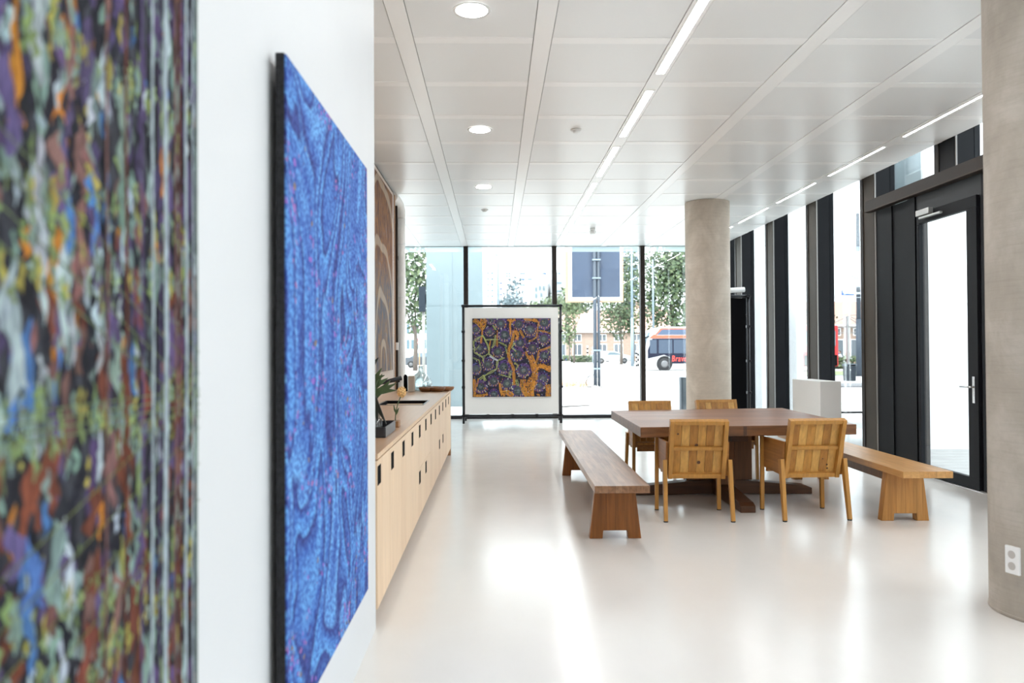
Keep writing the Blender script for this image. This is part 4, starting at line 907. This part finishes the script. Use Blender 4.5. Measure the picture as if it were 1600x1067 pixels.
MB().prism([(11.55,2.33),(19.8,2.33),(19.8,.50),(12.98,.50),(12.8,.98),(12.4,1.15),(11.75,1.0),(11.2,.88),(11.2,1.5)], 'y', 55.97, 56.0).build('dark_side', plain('bus_navy', (.012, .014, .03), .6, spec=.2), bus)
MB().prism([(11.75,2.62),(12.25,3.0),(19.6,3.0),(19.6,2.62)], 'y', 55.96, 56.0).build('roof_band', plain('bus_roof_blue', (.06, .09, .15), .5), bus)
MB().prism([(11.3,2.36),(11.62,2.62),(11.75,2.62),(12.15,3.08),(19.6,3.12),(19.6,3.02),(12.25,3.0),(11.8,2.56),(19.6,2.56),(19.6,2.40)], 'y', 55.95, 55.98).build('red_stripe', plain('bus_red', (.65, .10, .05), .4), bus)
for x0, x1 in ((11.35, 11.85), (12.0, 13.0), (13.1, 14.6), (14.7, 16.2), (16.3, 17.8)):
    MB().box(x0, x1, 55.955, 55.972, 1.25, 2.25).build('side_window', plain('bus_glass', (.045, .065, .10), .3, spec=.4), bus)
MB().prism([(10.98,1.25),(11.1,2.2),(11.4,2.8),(11.25,2.8),(10.95,2.2),(10.9,1.25)], 'y', 56.1, 58.4).build('windscreen', CGL, bus)
MB().path([(11.3, 55.95, 2.5), (10.8, 55.85, 2.3), (10.75, 55.85, 1.95)], [.04, .05, .07], 8).build('mirror_arm', M['black'], bus)
m = MB(); m.lathe([(.58, 0), (.46, -.03), (.46, .1), (.58, .1)], (12.42, 55.97, .48), 28, axis='y'); m.build('wheel_arch', TYRE, bus)
wheel(bus, 12.42, 56.08, .47, .28); wheel(bus, 17.2, 56.08, .47, .28)
cu = bpy.data.curves.new('lettering', 'FONT'); cu.body = 'Bravo'; cu.size = .62; cu.extrude = .012; cu.offset = .003; cu.space_character = 1.12; cu.shear = .12
tmp = bpy.data.objects.new('tmp', cu); COL.objects.link(tmp); lm = bpy.data.meshes.new_from_object(tmp); bpy.data.objects.remove(tmp)
lm.materials.append(plain('bus_letter_red', (.75, .07, .05), .4)); to = bpy.data.objects.new('lettering', lm); COL.objects.link(to)
to.parent = bus; to.location = (12.93-17, 55.955-57, .66); to.rotation_euler = (PI/2, 0, 0); to.scale = (.72, 1, 1)
rb = thing('red_bus', (21.3, 50, 0), 'rear of a red bus glimpsed beside the dark window post on the right', 'bus')
MB().box(20.2, 22.6, 50, 58.5, .35, 3.05).build('body', plain('bus_red_paint', (.62, .03, .035), .35), rb, bevel=.08)
MB().box(20.4, 22.4, 49.985, 50.0, 1.7, 2.7).build('rear_window', CGL, rb)
MB().box(20.3, 22.5, 49.98, 50.0, .4, 1.1).build('rear_panel', M['black'], rb)
for x in (20.35, 22.45): wheel_o = MB().lathe([(.2, -.14), (.45, -.14), (.45, .14), (.2, .14)], (x, 51.5, .45), 20, axis='x').build('wheel', TYRE, rb)

# houses
BRICK = plain('pale_red_brick', (.33, .24, .19), .9, var=.12, vscale=4); ROOF = plain('orange_roof_tile', (.54, .33, .26), .8, var=.08, vscale=3); WIN = plain('house_window', (.10, .12, .14), .15, spec=.8)
def house(x0, x1, y, eave, ridge, depth, wins, label, door=None, chim=True):
    t = thing('house', ((x0+x1)/2, y+depth/2, 0), label, 'house', 'brick houses across the street')
    MB().box(x0, x1, y, y+depth, -.01, eave).build('wall', BRICK, t)
    MB().prism([(y-.4, eave-.05), (y+depth+.4, eave-.05), (y+depth/2, ridge)], 'x', x0-.3, x1+.3).build('roof', ROOF, t)
    MB().box(x0-.3, x1+.3, y-.5, y-.35, eave-.15, eave+.02).build('gutter', M['render'], t)
    for (a, b, c, d_) in wins:
        w = MB()
        for p in ((a-.08, a, c-.08, d_+.08), (b, b+.08, c-.08, d_+.08), (a, b, c-.08, c), (a, b, d_, d_+.08), ((a+b)/2-.04, (a+b)/2+.04, c, d_)): w.box(p[0], p[1], y-.06, y+.0, p[2], p[3])
        w = w.build('window_frame', M['render'], t); MB().box(a, b, y-.03, y, c, d_).build('pane', WIN, w)
    if chim: MB().box((x0+x1)/2-.4, (x0+x1)/2+.4, y+depth/2-.4, y+depth/2+.4, ridge-.6, ridge+.7).build('chimney', BRICK, t)
wl = []
for x in (9.0, 11.2, 14.6, 16.8, 19.3, 21.6): wl += [(x-.55, x+.55, .9, 2.3), (x-.5, x+.5, 2.8, 3.6)]
house(6.0, 24.5, 104, 4.05, 7.2, 9, wl, 'long low brick house with orange tiled roof beyond the white hatchback', chim=False)
house(19.5, 26, 117, 5.2, 8.4, 8, [(21, 22, 3.4, 4.4)], 'orange gabled house behind the bus roof')
house(27.5, 46, 76, 3.9, 6.5, 9, [(x-.8, x+.8, .6, 2.4) for x in (31.2, 34.0, 36.4, 39)] + [(x-.5, x+.5, 2.9, 3.5) for x in (34, 36.4)], 'brick house with pink orange roof seen through the right side window', chim=False)
TW = plain('tower_white', (.72, .73, .74), .8); TWIN = plain('tower_window', (.10, .16, .19), .3); AWN = plain('blue_awning', (.03, .08, .32), .6); GREYB = plain('grey_facade', (.30, .31, .32), .8)
def tower(name, x0, x1, y, h, label, wins, awn, mat=TW, slabs=()):
    t = thing(name, ((x0+x1)/2, y+6, 0), label, 'apartment building')
    MB().box(x0, x1, y, y+14, -.01, h).box(x0+.3*(x1-x0), x0+.6*(x1-x0), y+4, y+9, h, h+1.6).build('wall', mat, t)
    for (a, b, c, d_) in wins: MB().box(a, b, y-.15, y, c, d_).build('window', TWIN, t)
    for (a, b, c, d_) in awn: MB().box(a, b, y-.5, y, c, d_).build('awning', AWN, t)
    for (a, b, c, d_) in slabs: MB().box(a, b, y-1.3, y, c, d_).build('balcony', M['render'], t)
def px(x, Y): return (x-773)/1200*Y
def pz(z, Y): return 1.5 + (548-z)/1200*Y
Y = 330.
wins = [(px(a, Y), px(a+w, Y), pz(b+3, Y), pz(b, Y)) for a, w in ((762, 2), (768, 3)) for b in (425, 434, 443, 452, 461, 470)]
wins += [(px(a, Y), px(a+w, Y), pz(b+2.2, Y), pz(b, Y)) for a, w, b in ((813,8,426),(813,8,435),(813,8,444),(846,8,426),(836,7,435),(781,4,441),(781,4,450),(781,4,459),(791,3,426),(795,3,426),(791,3,430),(795,3,430),(871,5,426),(825,7,435),(776,4,470))]
awn = [(px(a, Y), px(a+w, Y), pz(b+1.6, Y), pz(b, Y)) for a, w, b in ((817,2,436.5),(851,3,427),(840,2,436.5),(782,3,441.5),(782,3,450.5),(782,3,459.5),(777,4,470),(772,2,471),(873,3,427))]
tower('apartment_block', px(752, Y), px(905, Y), Y, pz(422, Y), 'long white apartment block with blue awnings far beyond the framed panel', wins, awn)
Y = 200.
rows = [386 + 14*k for k in range(-2, 7)]
wins = [(px(a, Y), px(a+w, Y), pz(b+9, Y), pz(b+1, Y)) for b in rows for a, w in ((974, 6), (982, 5), (990, 8))]
tower('apartment_tower', px(966, Y), px(1006, Y), Y, pz(330, Y), 'tall white apartment tower with blue balcony panels between billboard and window post', wins,
      [(px(983, Y), px(991, Y), pz(b+10, Y), pz(b+2, Y)) for b in rows[5:]], TW, [(px(968, Y), px(1000, Y), pz(b+1, Y), pz(b-2, Y)) for b in rows])
Y = 150.
tower('office_block', px(862, Y), px(887, Y), Y, pz(437, Y), 'plain grey block left of the billboard frame', [(px(871, Y), px(878, Y), pz(b+2, Y), pz(b, Y)) for b in (441, 454)], [], GREYB)
tower('stepped_block', px(834, Y), px(858, Y), Y+2, pz(444, Y), 'small grey stepped block right of the hazy spruce', [(px(a, Y), px(a+2, Y), pz(b+6, Y), pz(b, Y)) for a, b in ((838, 448), (844, 446), (850, 446), (838, 458), (846, 457))], [], GREYB)
Y = 110.
tower('white_building', px(600, Y), px(690, Y), Y, pz(500, Y), 'low white building with bluish windows outside at the far left', [(px(a, Y), px(a+4, Y), pz(b+14, Y), pz(b, Y)) for a in (636, 643, 650, 662) for b in (506, 530)], [])
m = MB(); rr = random.Random(9)
for (x0, x1, y, h, nn) in ((8.2, 13.6, 96.5, .85, 700),):
    for _ in range(nn):
        p = Vector((rr.uniform(x0, x1), y+rr.uniform(-.4, .4), rr.uniform(0, h))); u = Vector((rr.gauss(0,1), rr.gauss(0,1), rr.gauss(0,1))).normalized(); w = u.orthogonal().normalized(); s = .14
        m.add([p-u*s, p-w*s, p+u*s, p+w*s], [(0,1,2,3)], rr.choice((0, 1, 2)))
o = m.build('hedge', LG); tag(o, 'low hedge in front of the brick houses left of the billboard pole', 'hedge')
m = MB()
for _ in range(900):
    p = Vector((rr.uniform(25.5, 31), 58+rr.uniform(-.6, .6), rr.uniform(0, .95))); u = Vector((rr.gauss(0,1), rr.gauss(0,1), rr.gauss(0,1))).normalized(); w = u.orthogonal().normalized(); s = .13
    m.add([p-u*s, p-w*s, p+u*s, p+w*s], [(0,1,2,3)], rr.choice((0, 1, 2, 2)))
o = m.build('shrub_bed', LG); tag(o, 'bed of low green shrubs behind the litter bin', 'shrubs')
t = thing('litter_bin', (16.73, 35.9, 0), 'dark slate litter bin on the pavement seen through the side window', 'bin')
MB().prism([(16.52, .0), (16.94, .0), (16.96, .68), (16.50, .68)], 'y', 35.7, 36.1).build('body', plain('bin_slate', (.03, .038, .048), .7, spec=.2), t, bevel=.015)
MB().box(16.47, 16.99, 35.67, 36.13, .68, .80).build('lid', plain('bin_lid', (.08, .1, .12), .6), t, bevel=.02)
MB().box(16.55, 16.91, 35.665, 35.68, .70, .76).build('opening', M['black'], t)
MB().cyl((16.68, 35.69, .52), (16.68, 35.70, .52), .022, n=10).build('lock', M['white'], t)
t = thing('truss_mast', (24.2, 52, 0), 'white lattice mast with a truss arm seen through the right side window', 'mast')
MAST = plain('mast_grey', (.26, .27, .28), .6); MB().box(24.05, 24.21, 51.9, 52.06, -.01, 3.75).build('mast', MAST, t)
m = MB()
for a, b in (((22.6, 3.0), (24.2, 3.75)), ((24.2, 3.75), (25.8, 3.1)), ((22.6, 2.95), (25.8, 3.0)), ((23.2, 2.6), (25.8, 2.6)), ((24.3, 3.6), (25.6, 2.7)), ((24.6, 2.6), (25.6, 3.7)), ((24.2, 3.8), (25.9, 3.9))): m.cyl((a[0], 52, a[1]), (b[0], 52, b[1]), .03, n=8)
m.build('truss_arm', MAST, t)
# cyclist and bicycle, seated person
SKIN = plain('skin', (.45, .27, .19), .6); BLUE = plain('blue_shirt', (.03, .10, .35), .8); DKT = plain('dark_trousers', (.04, .045, .06), .8); WHT = plain('white_clothes', (.7, .7, .7), .8); HAIR = plain('brown_hair', (.06, .035, .02), .7)
def figure(name, base, joints, edges, radii, mats, label, head, cols, hairmat=HAIR):
    t = thing(name, base, label, 'person')
    me = bpy.data.meshes.new('body'); B_ = Vector(base)
    me.from_pydata([tuple(Vector(p)) for p in joints], edges, []); me.materials.append(mats)
    o = bpy.data.objects.new('body', me); COL.objects.link(o); o.parent = t
    sm = o.modifiers.new('Skin', 'SKIN'); me.skin_vertices.new() if not me.skin_vertices else None
    for i, r in enumerate(radii): me.skin_vertices[0].data[i].radius = (r, r)
    me.skin_vertices[0].data[0].use_root = True
    o.modifiers.new('Sub', 'SUBSURF').levels = 2; o.modifiers['Sub'].render_levels = 2
    h = Vector(head) + B_
    MB().blob(tuple(h), (.085, .10, .115), 8).blob((h.x-.10, h.y-.02, h.z-.01), (.02, .015, .02), 4).build('head', SKIN, t)
    MB().blob((h.x+.02, h.y, h.z+.035), (.09, .105, .10), 7).build('hair', hairmat, t)
    return t
bx_, by_ = 27.3, 60.5
figure('person', (bx_, by_, 0), [(0,0,.95),(-.10,0,1.15),(-.25,0,1.38),(-.31,0,1.5),(-.25,.17,1.36),(-.42,.2,1.12),(-.62,.2,1.02),(-.25,-.17,1.36),(-.42,-.2,1.12),(-.62,-.2,1.02),(-.02,.1,.9),(-.36,.1,.68),(-.2,.1,.28),(-.3,.1,.25),(-.02,-.1,.9),(-.25,-.1,.55),(-.05,-.1,.2),(-.16,-.1,.17)],
       [(0,1),(1,2),(2,3),(2,4),(4,5),(5,6),(2,7),(7,8),(8,9),(0,10),(10,11),(11,12),(12,13),(0,14),(14,15),(15,16),(16,17)], [.15,.14,.15,.06,.07,.05,.035,.07,.05,.035,.10,.075,.05,.04,.10,.075,.05,.04], BLUE, 'person in a blue top riding a bicycle to the left, seen through the side window', (-.34, 0, 1.63), None)
bk = thing('bicycle', (bx_-.1, by_, 0), 'bicycle under the person in the blue top', 'bicycle')
for x in (bx_-.68, bx_+.42):
    m = MB(); m.path([(x+.33*math.cos(a*PI/12), by_, .34+.33*math.sin(a*PI/12)) for a in range(25)], .02, 6, caps=False); m.build('wheel', TYRE, bk)
m = MB()
for a, b in (((-.68,.34),(-.56,1.0)), ((-.58,.85),(-.05,.8)), ((-.6,.7),(-.12,.34)), ((-.12,.34),(.0,.88)), ((.42,.34),(-.12,.34)), ((.42,.34),(-.02,.78))): m.cyl((bx_+a[0], by_, a[1]), (bx_+b[0], by_, b[1]), .02, n=8)
m.cyl((bx_-.57, by_-.25, 1.0), (bx_-.57, by_+.25, 1.0), .015, n=8).box(bx_-.1, bx_+.12, by_-.06, by_+.06, .87, .92); m.build('frame', M['render'], bk)
figure('person', (26.9, 59.2, 0), [(0,0,.55),(-.03,0,.8),(-.06,0,1.02),(-.06,0,1.12),(-.05,.16,1.0),(.1,.2,.75),(.3,.18,.62),(-.05,-.16,1.0),(.1,-.2,.75),(.3,-.18,.62),(.1,.1,.52),(.42,.1,.5),(.46,.1,.05),(.58,.1,.04),(.1,-.1,.52),(.42,-.1,.5),(.46,-.1,.05),(.58,-.1,.04)],
       [(0,1),(1,2),(2,3),(2,4),(4,5),(5,6),(2,7),(7,8),(8,9),(0,10),(10,11),(11,12),(12,13),(0,14),(14,15),(15,16),(16,17)], [.15,.14,.15,.06,.07,.05,.035,.07,.05,.035,.10,.075,.05,.04,.10,.075,.05,.04], WHT, 'person in white sitting low beside the shrubs behind the litter bin', (-.07, 0, 1.25), None)
st = MB().box(26.72, 27.2, 59.0, 59.45, -.01, .42).build('stone_seat', GREYB); tag(st, 'low grey block under the person in white', 'seat')

# ------------------------------------------------------------------ light, sky, camera
w = bpy.data.worlds.new('sky'); S.world = w; w.use_nodes = True
bg = w.node_tree.nodes['Background']; bg.inputs['Color'].default_value = (.93, .97, 1.0, 1); bg.inputs['Strength'].default_value = 2.3
sun = bpy.data.lights.new('sun', 'SUN'); sun.energy = 1.8; sun.angle = math.radians(3); sun.color = (1, .96, .9)
so = bpy.data.objects.new('sun', sun); COL.objects.link(so)
so.rotation_euler = Vector((.45, .75, -1.0)).to_track_quat('-Z', 'Y').to_euler()
F_PX, VP, ROLL = 1200.0, (773.0, 548.0), .0055
psi = math.atan((800-VP[0])/F_PX); th = math.atan((VP[1]-533.5)/F_PX)
fw = Vector((math.sin(psi)*math.cos(th), math.cos(psi)*math.cos(th), math.sin(th)))
R0 = Vector((math.cos(psi), -math.sin(psi), 0)); U0 = R0.cross(fw)
Rv = R0*math.cos(ROLL) - U0*math.sin(ROLL); Uv = U0*math.cos(ROLL) + R0*math.sin(ROLL)
cam = bpy.data.cameras.new('camera'); co = bpy.data.objects.new('camera', cam); COL.objects.link(co)
co.matrix_world = Matrix(((Rv.x, Uv.x, -fw.x, 0), (Rv.y, Uv.y, -fw.y, 0), (Rv.z, Uv.z, -fw.z, 1.5), (0, 0, 0, 1)))
cam.sensor_fit = 'HORIZONTAL'; cam.sensor_width = 36; cam.lens = F_PX/1600*36; cam.clip_start = .05; cam.clip_end = 1000
cam.dof.use_dof = True; cam.dof.focus_distance = 8.5; cam.dof.aperture_fstop = 2.2
S.camera = co
S.view_settings.view_transform = 'Standard'; S.view_settings.look = 'None'; S.view_settings.exposure = 1.15; S.view_settings.gamma = 1.0; S.view_settings.use_curve_mapping = False
cy = S.cycles; cy.use_denoising = True; cy.max_bounces = 10; cy.diffuse_bounces = 6; cy.transparent_max_bounces = 24; cy.glossy_bounces = 4; cy.caustics_reflective = False; cy.caustics_refractive = False; cy.sample_clamp_indirect = 8
